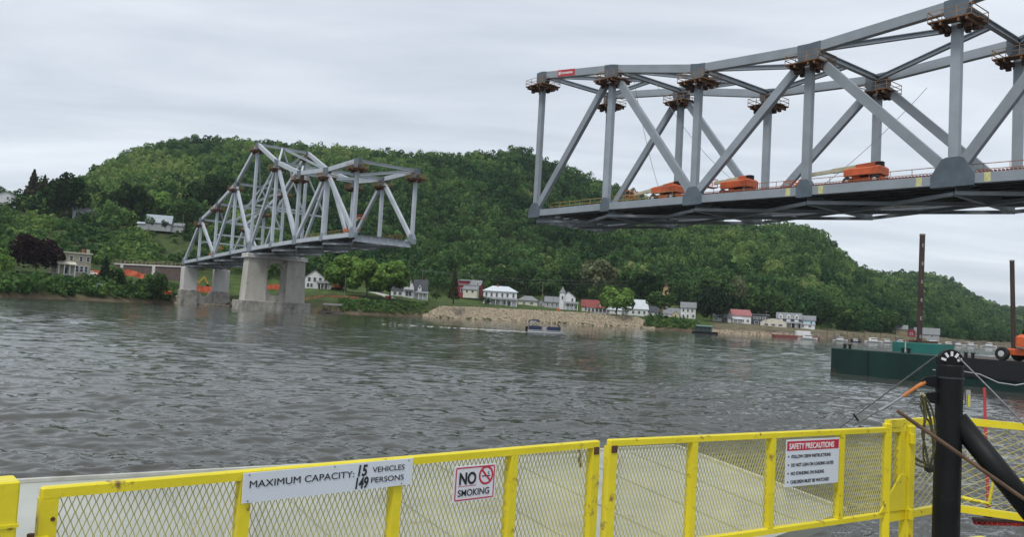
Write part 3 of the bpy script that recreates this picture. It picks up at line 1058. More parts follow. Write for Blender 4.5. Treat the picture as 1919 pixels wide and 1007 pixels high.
def wall_with_hole(m, x0, x1, z0, z1, y0, y1, hole):
    """wall in the local yz plane along y: outline with one opening (list of (y,z)), thickness x0..x1"""
    # triangulate as strips between the opening and the outer rectangle
    n = len(hole)
    cy = sum(p[0] for p in hole) / n; cz = sum(p[1] for p in hole) / n
    outer = []
    for (y, z) in hole:
        dy, dz = y - cy, z - cz
        t = min([(y1 - cy) / dy if dy > 1e-9 else 1e9, (y0 - cy) / dy if dy < -1e-9 else 1e9, (z1 - cz) / dz if dz > 1e-9 else 1e9, (z0 - cz) / dz if dz < -1e-9 else 1e9])
        outer.append((cy + dy * t, cz + dz * t))
    corners = [(y0, z0), (y1, z0), (y1, z1), (y0, z1)]
    vs = []
    for x in (x0, x1):
        vs += [(x, y, z) for y, z in hole] + [(x, y, z) for y, z in outer]
    fs = []
    o = 2 * n
    for i in range(n):
        j = (i + 1) % n
        fs.append((i, j, n + j, n + i)); fs.append((o + i, o + n + i, o + n + j, o + j))
        fs.append((i, o + i, o + j, j))
        # corner fill
        a, b = outer[i], outer[j]
        for c in corners:
            onv = lambda p: abs(p[0] - c[0]) < 1e-6; onh = lambda p: abs(p[1] - c[1]) < 1e-6
            if (onv(a) and onh(b) and not onh(a)) or (onh(a) and onv(b) and not onv(a)):
                k = len(vs); vs += [(x0, c[0], c[1]), (x1, c[0], c[1])]
                fs.append((n + i, n + j, k)); fs.append((o + n + j, o + n + i, k + 1))
                break
    m.add(vs, fs)


def main_pier():
    k = -8
    px, py = bpt(k, BW / 2)
    t = thing('bridge_pier', 'massive concrete bridge pier with an oval opening through its wall', 'pier', (px, py, 0), BTH)
    hw = 11.0
    zt = LZ[k] - 2.6
    cols = MB()
    for s in (-1, 1):      # tapered end shafts
        a0, a1 = 2.6, 2.2
        yb, yt = s * 6.3, s * 6.1
        p = [(-a0, yb - 3.2, 2.9), (a0, yb - 3.2, 2.9), (a0, yb + 3.2, 2.9), (-a0, yb + 3.2, 2.9), (-a1, yt - 2.9, zt), (a1, yt - 2.9, zt), (a1, yt + 2.9, zt), (-a1, yt + 2.9, zt)]
        cols.add(p, [(3, 2, 1, 0), (4, 5, 6, 7), (0, 1, 5, 4), (1, 2, 6, 5), (2, 3, 7, 6), (3, 0, 4, 7)])
    cols.build('shaft', CONC, t)
    w = MB()
    zc, ry = 9.6, 2.6
    hole = []
    for j in range(24):
        a = 2 * PI * j / 24
        yy = ry * math.cos(a); zz = zc + math.sin(a) * 2.6 + (2.6 if math.sin(a) >= 0 else -2.4)
        hole.append((yy, zz))
    wall_with_hole(w, -1.5, 1.5, 2.9, zt - .01, -4.6, 4.6, hole)
    w.build('web_wall', CONC, t)
    MB().bbox((0, 0, zt + .65), (5.4, 19.4, 1.3), .12).build('cap', CONC_NEW, t)
    MB().bbox((0, 0, .4), (8.2, 22.0, 5.0), .15).build('footing', CONC_OLD, t)
    for y in (-BW / 2, BW / 2):
        MB().box((0, y, zt + 1.55), (1.6, 1.4, .5)).build('bearing', GUSSET, t)


main_pier()


def shore_pier():
    px, py = bpt(-12, BW / 2)
    t = thing('bridge_pier', 'pale two column concrete pier at the water edge under the span end', 'pier', (px, py, 0), BTH)
    zt = LZ[-12] - 1.7
    for s in (-1, 1):
        y = s * 5.9
        MB().bbox((0, y, (5.6 + zt) / 2), (4.2, 5.2, zt - 5.6), .2).build('column', CONC_NEW, t)
        MB().bbox((0, y, 2.3), (5.0, 6.0, 6.6), .2).build('column_base', CONC_OLD, t)
        MB().box((0, y, zt + .3), (1.4, 1.4, .6)).build('bearing', GUSSET, t)
    m = MB()
    yl, yr = -2.9, 2.9
    poly = [(-1.2, yl, -1), (-1.2, yr, -1), (-1.2, yr, 5.4), (-1.2, yr - .8, 5.1), (-1.2, yr - 1.9, 3.4), (-1.2, yl + 1.9, 3.4), (-1.2, yl + .8, 5.1), (-1.2, yl, 5.4)]
    m.prism(poly, (2.4, 0, 0)).build('web_wall', CONC, t)


shore_pier()

# approach: retaining wall with pale pilasters, railing on top
ab0 = bpt(-12.15, BW + 3); rwz = 15.2
rw_a = atz(215, 290, 14.6)[:2]
def ab_pt(u, y): return np.array([xu(u, y), y])
A0 = ab_pt(224, 316); A1 = ab_pt(100, 330)
rw = thing('retaining_wall', 'brown retaining wall of the approach road with pale pilasters and a railing', 'wall', (A0[0], A0[1], 0), math.atan2(A1[1] - A0[1], A1[0] - A0[0]))
RL = float(np.linalg.norm(A1 - A0))
MB().box((RL / 2, 0, 11.6), (RL, 1.2, 5.4)).build('wall_face', mat('brown_wall', (0.115, 0.085, 0.075), 0.9, var=0.15, scale=0.6), rw)
MB().box((RL / 2, 0, 14.55), (RL, 1.9, .55)).build('coping', CONC_NEW, rw)
for i, x in enumerate(np.linspace(2.5, RL - 2.5, 4)):
    MB().box((x, .55, 11.6), (1.4, .9, 5.38)).build('pilaster', CONC_NEW, rw)
g_ = MB()
for hz_ in (15.5, 16.1): g_.beam((0, 0, hz_), (RL, 0, hz_), .09, .09)
for x in np.linspace(0.3, RL - .3, 26): g_.beam((x, 0, 14.83), (x, 0, 16.1), .09, .09, (0, 1, 0))
g_.build('railing', mat('tan_rail', (0.42, 0.33, 0.22), 0.8), rw)


# orange mesh fence of the building site
def site_fence(label, pts, h, m_, seed):
    rg = random.Random(seed)
    t = thing('site_fence', label, 'fence', pts[0])
    o = Vector([float(c) for c in pts[0]])
    V = []; F = []
    P = []
    for a, b in zip(pts, pts[1:]):
        A = Vector([float(c) for c in a]); B = Vector([float(c) for c in b]); n = max(2, int((B - A).length / 1.5))
        for j in range(n): P.append(A.lerp(B, j / n))
    P.append(Vector([float(c) for c in pts[-1]]))
    for p in P:
        e = p - o
        hh = h * rg.uniform(.75, 1.1)
        w = rg.uniform(-.15, .15)
        V += [(e.x, e.y + w, e.z), (e.x, e.y + w + .03, e.z), (e.x, e.y - w, e.z + hh), (e.x, e.y - w + .03, e.z + hh)]
    for i in range(len(P) - 1):
        a = i * 4; b = a + 4
        F += [(a, b, b + 2, a + 2), (a + 1, a + 3, b + 3, b + 1), (a + 2, b + 2, b + 3, a + 3), (a, a + 1, b + 1, b)]
    meshobj('mesh_sheet', V, F, m_, t)
    ps = MB()
    for p in P[::3]:
        e = p - o; ps.box((e.x, e.y - .12, e.z + h / 2), (.1, .1, h + .2))
    ps.build('posts', mat('dull_post', (0.2, 0.12, 0.08), 0.9), t)


OFENCE = mat('orange_mesh_fence', (0.60, 0.12, 0.055), 0.8, var=0.25, scale=0.5)
def gp3(u, y, dz=0): return (xu(u, y), y, tz(u, y) + dz)
site_fence('long orange mesh fence below the brown retaining wall', [gp3(u, 306 + (u - 100) * .02) for u in (143, 155, 170, 188, 202)], 2.4, OFENCE, 1)
site_fence('orange mesh fence seen between the two concrete piers', [gp3(u, 318) for u in (221, 235, 246, 262)], 2.6, OFENCE, 2)
site_fence('low orange mesh fence in front of the spruce and stone house', [gp3(u, 292) for u in (106, 118, 128)], 1.8, OFENCE, 3)
site_fence('low orange fence along the track right of the main pier', [gp3(u, 296 + (u - 358) * .45) for u in (356, 375, 395, 420)], 0.9, mat('faded_orange_fence', (0.42, 0.18, 0.09), 0.9, var=0.2, scale=0.6), 4)
site_fence('orange mesh fence seen through the opening of the main pier', [gp3(u, 330) for u in (300, 312, 328)], 2.4, OFENCE, 6)

# small dark excavators
YEL_M = mat('yellow_machine_paint', (0.58, 0.36, 0.04), 0.5, var=0.12, scale=1)


def excavator(label, loc, rz, paint, s=1.0, group='site machines on the far bank'):
    t = thing('excavator', label, 'excavator', loc, rz, group)
    t.scale = (s, s, s)
    for y in (-1.0, 1.0): MB().bbox((0, y, .45), (3.6, .55, .9), .2).build('track', RUBBER, t)
    MB().bbox((-.5, 0, 1.5), (2.9, 2.3, 1.1), .2).build('body', paint, t)
    c = MB().bbox((.6, .55, 2.2), (1.3, 1.0, 1.5), .12).build('cab', paint, t)
    MB().box((1.26, .55, 2.35), (.03, .8, .9)).build('window', mat('dark_glass', (0.02, 0.025, 0.03), 0.15, var=0.05), c)
    MB().beam((.9, -.2, 1.7), (3.2, -.2, 4.3), .35, .45).build('boom', paint, t)
    MB().beam((3.1, -.2, 4.3), (4.4, -.2, 1.9), .3, .35).build('arm', paint, t)
    MB().bbox((4.3, -.2, 1.4), (.8, .9, .9), .2).build('bucket', BLACK, t)


excavator('yellow excavator between the pale columns of the shore pier', gp3(226, 322), .4, YEL_M, 1.2)
excavator('orange excavator in front of the retaining wall behind the willow bush', gp3(193, 300), 2.6, ORANGE, 1.2)
excavator('orange red excavator by the white house right of the main pier', gp3(393, 352), 2.9, ORANGE, 1.1)

# ------------------------------------------------------------------ the ferry: deck, gates, ramp
YEL = mat('yellow_ferry_paint', (0.78, 0.65, 0.022), 0.38, var=0.05, scale=2.5, bump=0.06, bscale=30, spec=0.5)
YEL_DULL = mat('worn_yellow_paint', (0.62, 0.53, 0.05), 0.5, var=0.12, scale=4)
def add_wear(m, rust, lo, hi, sc):
    t = m.node_tree; b = t.nodes['Principled BSDF']
    old = b.inputs['Base Color'].links[0].from_socket
    c = nd(t, 'ShaderNodeNewGeometry')
    n = nd(t, 'ShaderNodeTexNoise'); n.inputs['Scale'].default_value = sc; n.inputs['Detail'].default_value = 9; n.inputs['Roughness'].default_value = .68
    ln(t, c.outputs['Position'], n.inputs['Vector'])
    mr = nd(t, 'ShaderNodeMapRange'); mr.inputs['From Min'].default_value = lo; mr.inputs['From Max'].default_value = hi
    ln(t, n.outputs['Fac'], mr.inputs[0])
    mx_ = nd(t, 'ShaderNodeMix', data_type='RGBA')
    ln(t, mr.outputs[0], mx_.inputs[0]); ln(t, old, mx_.inputs[6]); mx_.inputs[7].default_value = (*rust, 1)
    ln(t, mx_.outputs[2], b.inputs['Base Color'])


add_wear(YEL, (0.20, 0.125, 0.04), .585, .68, 11.0)
MESHM = mat('yellow_expanded_metal', (0.54, 0.49, 0.14), 0.5, var=0.1, scale=3)
RAMPM = mat('cream_ramp_plate', (0.42, 0.435, 0.385), 0.5, var=0.07, scale=0.55, col2=(0.28, 0.29, 0.26), bump=0.08, bscale=30, detail=10)
DECK_G = mat('grey_ferry_deck', (0.20, 0.205, 0.21), 0.8, var=0.15, scale=2)
STEEL_G = mat('galvanised_steel', (0.30, 0.31, 0.32), 0.4, metal=0.6, var=0.1, scale=8)
RUST = mat('rust_brown', (0.10, 0.045, 0.025), 0.9, var=0.2, scale=6)
RAILZ = EYE - 0.75
DECKZ = EYE - 1.82


def on_line(u, v, A, d):
    """sight line meets the vertical plane through plan point A along d -> (distance along, height)"""
    r_ = ray(u, v)
    # r.xy * t = A + d*s
    M = np.array([[r_[0], -d[0]], [r_[1], -d[1]]])
    t, s_ = np.linalg.solve(M, np.array([A[0], A[1]]))
    return s_, EYE + r_[2] * t


GL0 = atz(48, 553.5, RAILZ); GL1 = atz(701, 498.5, RAILZ)
GR0 = atz(713, 497.5, RAILZ); GR1 = atz(1060, 482.0, RAILZ)


def gate(label, P, Q, posts, zb):
    """P left end, Q right end of the top rail; posts: distances of the uprights"""
    d = (Q - P)[:2]; L = float(np.linalg.norm(d)); d = d / L
    t = thing('gate', label, 'gate', (P[0], P[1], zb), math.atan2(d[1], d[0]), 'yellow mesh gates across the ferry ramp')
    H_ = RAILZ - zb
    tw = .042
    MB().bbox((L / 2, 0, H_ - tw / 2), (L, tw, tw), .006).build('top_rail', YEL, t)
    MB().bbox((L / 2, 0, tw / 2), (L, tw, tw), .006).build('bottom_rail', YEL, t)
    for i, x in enumerate(posts):
        m = MB()
        w = .05 if 0 < i < len(posts) - 1 else .062
        m.box((x, -.004, H_ / 2), (w, .034, H_ - 2 * tw - .002))
        m.box((x - w / 2 + .004, .025, H_ / 2), (.008, .024, H_ - 2 * tw - .004))
        m.build('upright', YEL, t)
    # expanded metal: strands bent to and fro so that neighbours touch
    pitch, half = .0145, .0325
    n = int((L - .1) / pitch)
    zs = np.arange(tw, H_ - tw + .001, half)
    V = []; F = []
    w = .0017; dp = .002
    for i in range(n + 1):
        x0 = .05 + i * pitch
        k = len(V)
        for j, z in enumerate(zs):
            # each strand swings right and left; neighbours swing the other way
            x = x0 + (pitch / 2 - .001) * (1 if (j + i) % 2 else -1) * .98
            V += [(x - w, .016 - dp, z), (x + w, .016 - dp, z), (x + w, .016 + dp, z), (x - w, .016 + dp, z)]
            if j:
                a = k + (j - 1) * 4; b = k + j * 4
                F += [(a, a + 1, b + 1, b), (a + 1, a + 2, b + 2, b + 1), (a + 2, a + 3, b + 3, b + 2), (a + 3, a, b, b + 3)]
    meshobj('mesh_panel', V, F, MESHM, t)
    return t, d, L


def posts_at(us, P, Q):
    d = (Q - P)[:2]; d = d / np.linalg.norm(d)
    out = []
    for u, v in us:
        s_, z = on_line(u, v, P[:2], d)
        out.append(s_)
    return out


GZB = RAILZ - 0.74
gl, gld, gll = gate('long yellow mesh gate on the left carrying the capacity and no smoking signs', GL0, GL1,
                    [.03] + posts_at([(286, 560), (463, 560), (599, 550)], GL0, GL1) + [float(np.linalg.norm((GL1 - GL0)[:2])) - .03], GZB)
gr, grd, grl = gate('yellow mesh gate on the right carrying the red headed safety sign', GR0, GR1,
                    [.03] + posts_at([(811, 540), (903, 540), (984, 540)], GR0, GR1) + [float(np.linalg.norm((GR1 - GR0)[:2])) - .05], GZB)
# rusty hinge tabs where the gates meet and the corner plate of the right gate
MB().box((gll - .035, -.0235, .68), (.042, .006, .045)).build('hinge_tab', RUST, gl)
MB().box((.035, -.0235, .68), (.045, .006, .045)).build('hinge_tab', RUST, gr)
MB().prism([(grl - .36, -.03, .045), (grl - .005, -.03, .045), (grl - .005, -.03, .34), (grl - .08, -.03, .34)][::-1], (0, .012, 0)).build('corner_plate', YEL, gr)
MB().lathe([(.008, -.006), (.008, .0)], (.045, -.021, .62), 10, 'y').build('bolt', RUST, gl)


def vpost(name, label, x, y, z0, z1, w, rz, cat, m=YEL):
    t = thing(name, label, cat, (x, y, z0), rz)
    MB().bbox((0, 0, (z1 - z0) / 2), (w, w, z1 - z0), .006).build('shaft', m, t)
    return t


# hinge post on the right, fixed post on the left
hp = GR1 + np.array([grd[0], grd[1], 0]) * .06
t = vpost('gate_post', 'yellow steel hinge post at the right end of the gates beside the black post', hp[0], hp[1], DECKZ, RAILZ + .005, .085, math.atan2(grd[1], grd[0]), 'post')
for z in (.93, .30):
    MB().lathe([(.026, 0), (.026, .08)], (-.03, -.055, z), 12).build('hinge', YEL, t)
lp = atz(4, 545, RAILZ + .045)
t = vpost('gate_post', 'stout yellow post cut by the left edge with a latch towards the gate', lp[0] - .02, lp[1], DECKZ, RAILZ + .045, .125, R(41), 'post')
MB().box((0, 0, RAILZ - DECKZ - .115), (.135, .135, .012)).build('collar', YEL, t)
MB().bbox((.12, -.01, RAILZ - DECKZ - .19), (.13, .05, .022), .008).build('latch_tongue', YEL, t)
MB().bbox((.12, -.01, RAILZ - DECKZ - .235), (.13, .05, .014), .006).build('latch_tongue', YEL, t)
MB().lathe([(.007, -.26), (.007, -.178), (.013, -.176), (.013, -.165)], (.12, -.01, RAILZ - DECKZ), 10).build('latch_pin', RUST, t)

# ---- signs
SIGNW = mat('white_sign_face', (0.66, 0.70, 0.74), 0.4, var=0.02, scale=2)
SIGNT = mat('sign_black_lettering', (0.015, 0.015, 0.02), 0.5, var=0.02)
SIGNR = mat('sign_red', (0.50, 0.025, 0.045), 0.45, var=0.04, scale=3)
SIGNWL = mat('sign_white_lettering', (0.78, 0.78, 0.78), 0.5, var=0.02)
SIGNP = mat('sign_pink_edge', (0.60, 0.33, 0.38), 0.5, var=0.05, scale=5)


def sign_on(parent_pt, d, corners, label, off=.032):
    """corners TL, TR, BL pixels; lies in front of the gate plane"""
    q = [on_line(u, v, parent_pt[:2], d) for u, v in corners]
    nrm = np.array([d[1], -d[0]])
    (s0, z0), (s1, z1), (s2, z2) = q
    w = abs(s1 - s0)
    zt = (z0 + z1) / 2; h = zt - z2
    o = np.array(parent_pt[:2]) + d * s0 + nrm * off
    t = thing('sign', label, 'sign', (o[0], o[1], z2), math.atan2(d[1], d[0]))
    # follow any slope of the sign along the rail
    t.rotation_euler = (0, -math.atan2(z1 - z0, s1 - s0), math.atan2(d[1], d[0]))
    return t, w, h


cap, w, h = sign_on(GL0, gld, [(282, 536.3), (480, 518.5), (279.5, 571.3)], 'long white sign reading MAXIMUM CAPACITY 15 VEHICLES 149 PERSONS')
MB().bbox((w / 2, 0, h / 2), (w, .004, h), .001).build('board', SIGNW, cap)
text('lettering', 'MAXIMUM CAPACITY:', SIGNT, cap, w * .03, h * .50, h * .335, sx=w * .585 / (h * .335 * 9.75))
text('lettering', 'VEHICLES', SIGNT, cap, w * .735, h * .60, h * .285, sx=w * .235 / (h * .285 * 4.75))
text('lettering', 'PERSONS', SIGNT, cap, w * .725, h * .22, h * .285, sx=w * .24 / (h * .285 * 4.55))
text('number_sticker', '15', SIGNT, cap, w * .632, h * .52, h * .56, shear=.15, bold=.0022, sx=.80)
text('number_sticker', '149', SIGNT, cap, w * .622, h * .07, h * .56, shear=.15, bold=.0022, sx=.70)
b = MB()
for x, z in ((.03, .93), (.03, .07), (.5, .95), (.97, .93), (.93, .07)): b.lathe([(.004, -.0045), (.004, .0)], (w * x, 0, h * z), 8, 'y')
b.build('screws', STEEL_G, cap)

ns, w, h = sign_on(GL0, gld, [(528, 528.5), (577.3, 524.2), (523.5, 571.0)], 'square white NO SMOKING sign with a red crossed cigarette symbol')
MB().bbox((w / 2, 0, h / 2), (w, .004, h), .001).build('board', mat('white_notice_face', (0.72, 0.71, 0.74), 0.4, var=0.02), ns)
b = MB()
e = w * .022
for (x0, z0, x1, z1) in ((0.05, .05, .95, .05), (0.05, .95, .95, .95)): b.box(((x0 + x1) / 2 * w, -.0028, z0 * h), (w * .9, .0012, e))
for x in (.05, .95): b.box((x * w, -.0028, h / 2), (e, .0012, h * .9 - e - .0004))
b.build('border', SIGNR, ns)
text('lettering', 'NO', SIGNT, ns, w * .115, h * .49, h * .46, bold=.0028, sx=w * .40 / (h * .46 * 1.58))
text('lettering', 'SMOKING', SIGNT, ns, w * .105, h * .155, h * .265, bold=.0004, sx=w * .80 / (h * .265 * 4.75))
MB().box((w * .32, -.0028, h * .435), (w * .42, .0012, h * .012)).build('underline', SIGNR, ns)
b = MB(); n = 28
cx_, cz_, r1, r2 = w * .755, h * .69, w * .175, w * .137
for i in range(n):
    a0, a1 = 2 * PI * i / n, 2 * PI * (i + 1) / n
    P = [(cx_ + r * math.cos(a), cz_ + r * math.sin(a)) for r, a in ((r2, a0), (r1, a0), (r1, a1), (r2, a1))]
    b.prism([(x, -.0022, z) for x, z in P], (0, -.0014, 0))
b.beam((cx_ - r2 * .72, -.0029, cz_ + r2 * .72), (cx_ + r2 * .72, -.0029, cz_ - r2 * .72), .0013, w * .036)
b.build('prohibition_ring', SIGNR, ns)
b = MB()
b.box((cx_ - .005 * 0, -.0026, cz_ - .004), (w * .2, .001, h * .032))
for k in range(6):
    a = k * .9; b.box((cx_ + w * .055 + .004 * math.sin(a * 2), -.0026, cz_ + h * (.03 + .014 * k)), (w * .016, .001, h * .016))
b.build('cigarette', SIGNT, ns)

sf, w, h = sign_on(GR0, grd, [(917.2, 497.3), (979.4, 494.4), (916.6, 552.6)], 'white SAFETY PRECAUTIONS sign with a red heading and four lines')
MB().bbox((w / 2, 0, h / 2), (w, .004, h), .001).build('board', SIGNW, sf)
MB().box((w * .5, -.0028, h * .865), (w * .97, .0014, h * .20)).build('heading_band', SIGNR, sf)
text('lettering', 'SAFETY PRECAUTIONS', SIGNWL, sf, w * .05, h * .80, h * .17, y=-.0042, bold=.0012, sx=w * .90 / (h * .17 * 10.9))
for i, (s_, wd) in enumerate((('FOLLOW CREW INSTRUCTIONS', .80), ('DO NOT LEAN ON LOADING GATES', .88), ('NO STANDING ON RAILING', .70), ('CHILDREN MUST BE WATCHED', .80))):
    nch = len(s_)
    text('lettering', s_, SIGNT, sf, w * .095, h * (.605 - i * .18), h * .098, bold=.0006, sx=w * wd / (h * .098 * .66 * nch))
    MB().box((w * .05, -.0026, h * (.64 - i * .18)), (w * .02, .001, w * .02)).build('bullet', SIGNT, sf)

# ---- ramp and deck
RZ = DECKZ - .08
ra = atz(18, 549, RZ); rb = atz(792, 506.5, RZ); rc = atz(990, 582, RZ)
gl_in = GL0[:2] - gld * .6 + np.array([-gld[1], gld[0]]) * .25
gr_in = GR1[:2] + np.array([-grd[1], grd[0]]) * .25
ra2 = ra + (ra - rb) * .10
ramp = thing('loading_ramp', 'broad cream coloured steel loading ramp beyond the yellow gates', 'ramp', (0, 4, RZ))
def loc_(p, o=(0, 4)): return (p[0] - o[0], p[1] - o[1])
poly = [loc_(gl_in), loc_((GL1 + np.array([-gld[1], gld[0], 0]) * .25)[:2]), loc_(rc[:2]), loc_(rb[:2]), loc_(ra2[:2])]
MB().prism([(x, y, -.12) for x, y in poly], (0, 0, .12)).build('plate', RAMPM, ramp)
kb = MB()
for a, b_ in ((poly[2], poly[3]), (poly[3], poly[4])):
    kb.beam((*a, .02), (*b_, .02), .06, .035)
kb.build('edge_bar', mat('pale_ramp_edge', (0.50, 0.50, 0.44), 0.6), ramp)
rb_ = MB()
for i in range(1, 9):
    t_ = i / 9
    a = np.array(poly[0]) * (1 - t_) + np.array(poly[2]) * t_; b_ = np.array(poly[4]) * (1 - t_) + np.array(poly[3]) * t_
    a = a + (b_ - a) * .04; b_ = a + (b_ - a) * .93
    rb_.beam((*a, .006), (*b_, .006), .03, .02)
rb_.build('tread_bar', RAMPM, ramp)
# dark rubber tracks left by the cars, one strip per wheel line
A_ = np.array(poly[0]); B_ = np.array(poly[1]); C_ = np.array(poly[4]); D_ = np.array(poly[3])
TRK = mat('tyre_track_rubber', (0.27, 0.275, 0.25), 0.7, var=0.2, scale=1.6, col2=(0.40, 0.41, 0.37))
for f in (.34, .52, .70, .88):
    a = A_ * (1 - f) + B_ * f; b_ = C_ * (1 - f) + D_ * f
    a = a + (b_ - a) * .03; b_ = a + (b_ - a) * .93
    n_ = np.array([-(b_ - a)[1], (b_ - a)[0]]); n_ = n_ / np.linalg.norm(n_) * .12
    meshobj('tyre_track', [(*(a - n_), .004), (*(a + n_), .004), (*(b_ + n_), .004), (*(b_ - n_), .004)], [(3, 2, 1, 0)], TRK, ramp)

RC0 = atz(1040, 478.8, RAILZ + .03); RC1 = atz(1112, 474.5, RAILZ + .03); RC2 = atz(1205, 483.5, RAILZ + .03)
RC3 = RC2 + (RC2 - RC1) * 1.2
dz = np.array([0, 0, 0])
inn = lambda p: p[:2]
deck_poly = [(-4.2, -3.0), (6.5, -3.0), tuple(RC3[:2] + np.array([.05, .1])), tuple(RC2[:2] + np.array([.02, .12])), tuple(RC1[:2] + np.array([0, .12])), tuple(RC0[:2] + np.array([0, .1])),
             tuple((GR1 + np.array([-grd[1], grd[0], 0]) * .2)[:2]), tuple((GR0 + np.array([-grd[1], grd[0], 0]) * .2)[:2]), tuple((GL0 + np.array([-gld[1], gld[0], 0]) * .2)[:2]), (-4.2, 2.2)]
fd = MB().prism([(x, y, DECKZ - .9) for x, y in deck_poly], (0, 0, .9)).build('ferry_deck', DECK_G, auto=True)
tag(fd, kind='structure')

# ---- side railing
rl = thing('ferry_railing', 'yellow mesh railing round the ferry corner behind the black post', 'railing', (RC1[0], RC1[1], DECKZ))
def rloc(p): return Vector((p[0] - RC1[0], p[1] - RC1[1], p[2] - DECKZ))
segs = [(rloc(RC0), rloc(RC1)), (rloc(RC1), rloc(RC3))]
for a, b_ in segs:
    MB().beam(a, b_, .05, .06).build('top_rail', YEL, rl)
    lo = Vector((0, 0, -.78))
    MB().beam(a + lo, b_ + lo, .05, .06).build('bottom_rail', YEL, rl)
    L = (b_ - a).length; d = (b_ - a) / L
    V = []; F = []
    # lying diamonds: strands run along the rail
    ph, hx = .034, .055
    for i in range(int(.70 / ph) + 1):
        z0 = -.045 - i * ph; k = len(V)
        for j in range(int(L / hx) + 1):
            z = z0 + (ph / 2 - .001) * (1 if (i + j) % 2 else -1)
            p = a + d * (j * hx)
            V += [(p.x, p.y - .002, a.z + z - .0027), (p.x, p.y + .002, a.z + z - .0027), (p.x, p.y + .002, a.z + z + .0027), (p.x, p.y - .002, a.z + z + .0027)]
            if j:
                q = k + (j - 1) * 4; r_ = k + j * 4
                F += [(q, q + 1, r_ + 1, r_), (q + 1, q + 2, r_ + 2, r_ + 1), (q + 2, q + 3, r_ + 3, r_ + 2), (q + 3, q, r_, r_ + 3)]
    meshobj('mesh_panel', V, F, MESHM, rl)
for p in (rloc(RC0), rloc(RC1), rloc(RC2) + Vector((.35, -.05, 0))):
    MB().bbox((p.x, p.y, p.z / 2), (.06, .06, p.z), .006).build('upright', YEL, rl)
# low bent foot rail inboard
fr = [atz(1126, 566, DECKZ + .25), atz(1159, 573, DECKZ + .25)]
p0, p1 = rloc(fr[0]), rloc(fr[1])
m = MB(); m.tube([p0, p1, p1 + Vector((.03, -.02, .25)), p1 + Vector((.9, -.15, .25))], .022, 8); m.tube([p1 + Vector((.25, -.5, -.05)), p1 + Vector((1.0, -.75, -.12))], .024, 8)
m.build('foot_rail', YEL, rl)
bw = MB().beam(rloc(RC0) * 1 + Vector((-.1, -.25, -rloc(RC0).z + .06)), Vector((.25, -.25, .06)), .18, .12).build('kick_plate', YEL, rl)

# ---- black post with brace
BY = 6.35
bp0 = aty(1109, 580, BY)
bx = bp0[0]
bpst = thing('mooring_post', 'thick black steel post with a slanting brace and a sheave on top', 'post', (bx, BY, DECKZ))
btop = aty(1108, 411, BY)[2] - DECKZ
pr_ = .098
MB().lathe([(pr_ * 1.5, 0), (pr_ * 1.5, .02), (pr_, .02), (pr_, btop), (pr_ * .96, btop + .008)], n=28).build('column', BLACK, bpst, smooth=False)
MB().lathe([(pr_ + .006, btop - .10), (pr_ + .006, btop - .085)], n=28).build('collar', mat('worn_black', (0.03, 0.03, 0.034), 0.5), bpst)
# sheave: disc with pale cut-outs between two cheek plates
shv = MB().lathe([(.06, -.022), (.098, -.022), (.098, .022), (.06, .022)], (0, 0, btop + .03), 28, 'y').build('sheave', BLACK, bpst)
m = MB()
for i in range(5):
    a = R(18 + 36 * i)
    c = (.066 * math.cos(a), -.0245, btop + .03 + .066 * math.sin(a))
    d = Vector((math.cos(a), 0, math.sin(a)))
    m.beam(Vector(c) - d * .019, Vector(c) + d * .019, .019, .004, (0, 1, 0))
m.build('spoke_marks', WHITE, shv)
for y in (-.035, .035):
    MB().prism([(-.07, y, btop - .05), (.07, y, btop - .05), (.045, y, btop + .035), (-.045, y, btop + .035)][::-1 if y < 0 else 1], (0, .01, 0)).build('cheek_plate', BLACK, bpst)
ba = aty(1121, 474, BY); bb = aty(1215, 590, BY - .35)
MB().tube([(ba[0] - bx, 0, ba[2] - DECKZ), (bb[0] - bx, -.35, bb[2] - DECKZ)], .083, 24).build('brace', BLACK, bpst, smooth=True)
for v, wv in ((430, .13), (449, .13)):
    q = aty(1094, v, BY)
    z = q[2] - DECKZ
    MB().prism([(-.09, -.01, z - .05), (-.09, -.01, z + .05), (-.19, -.01, z + .035), (-.225, -.01, z + .005), (-.2, -.01, z - .03)], (0, .02, 0)).build('bracket', BLACK, bpst)
MB().box((.128, -.03, btop - .235), (.035, .02, .11)).build('tag_plate', mat('grey_tag', (0.35, 0.36, 0.33), 0.6), bpst)
MB().box((.104, -.085, btop - .26), (.018, .012, .09)).build('tag_strip', YEL_DULL, bpst)

# ---- wires and ropes
def wpt(u, v, y): return tuple(aty(u, v, y))
WIRE = mat('grey_wire_rope', (0.17, 0.18, 0.19), 0.5, metal=0.3, var=0.2, scale=20)
def strand(name, label, pts, r_, m_, cat, group=None, n=6):
    return tag(MB().tube(pts, r_, n).build(name, m_, auto=True), label, cat, group)
gw = 'wire ropes of the black post'
strand('wire_rope', 'wire rope slanting left from the sheave down to the ramp', [wpt(1098, 399, BY), wpt(1043, 440, BY + .6), wpt(984, 484, BY + 1.3)], .0055, WIRE, 'wire rope', gw)
strand('wire_rope', 'wire rope slanting right from the sheave past the red broom handle', [wpt(1119, 397, BY), wpt(1160, 438, BY - .2), wpt(1212, 492, BY - .4)], .006, WIRE, 'wire rope', gw)
strand('wire_rope', 'pale slack rope looping across the barge right of the post', [wpt(1093, 416, BY + .2), wpt(1124, 417, BY + .1), wpt(1148, 421, BY), wpt(1170, 431, BY), wpt(1190, 434, BY), wpt(1212, 430, BY)], .0045, mat('pale_rope', (0.42, 0.43, 0.42), 0.9), 'rope')
tb = thing('turnbuckle', 'orange handled turnbuckle on a thin wire left of the black post', 'turnbuckle', wpt(1070, 442, BY))
o_ = Vector(wpt(1070, 442, BY))
def tl(u, v, y=BY): return Vector(wpt(u, v, y)) - o_
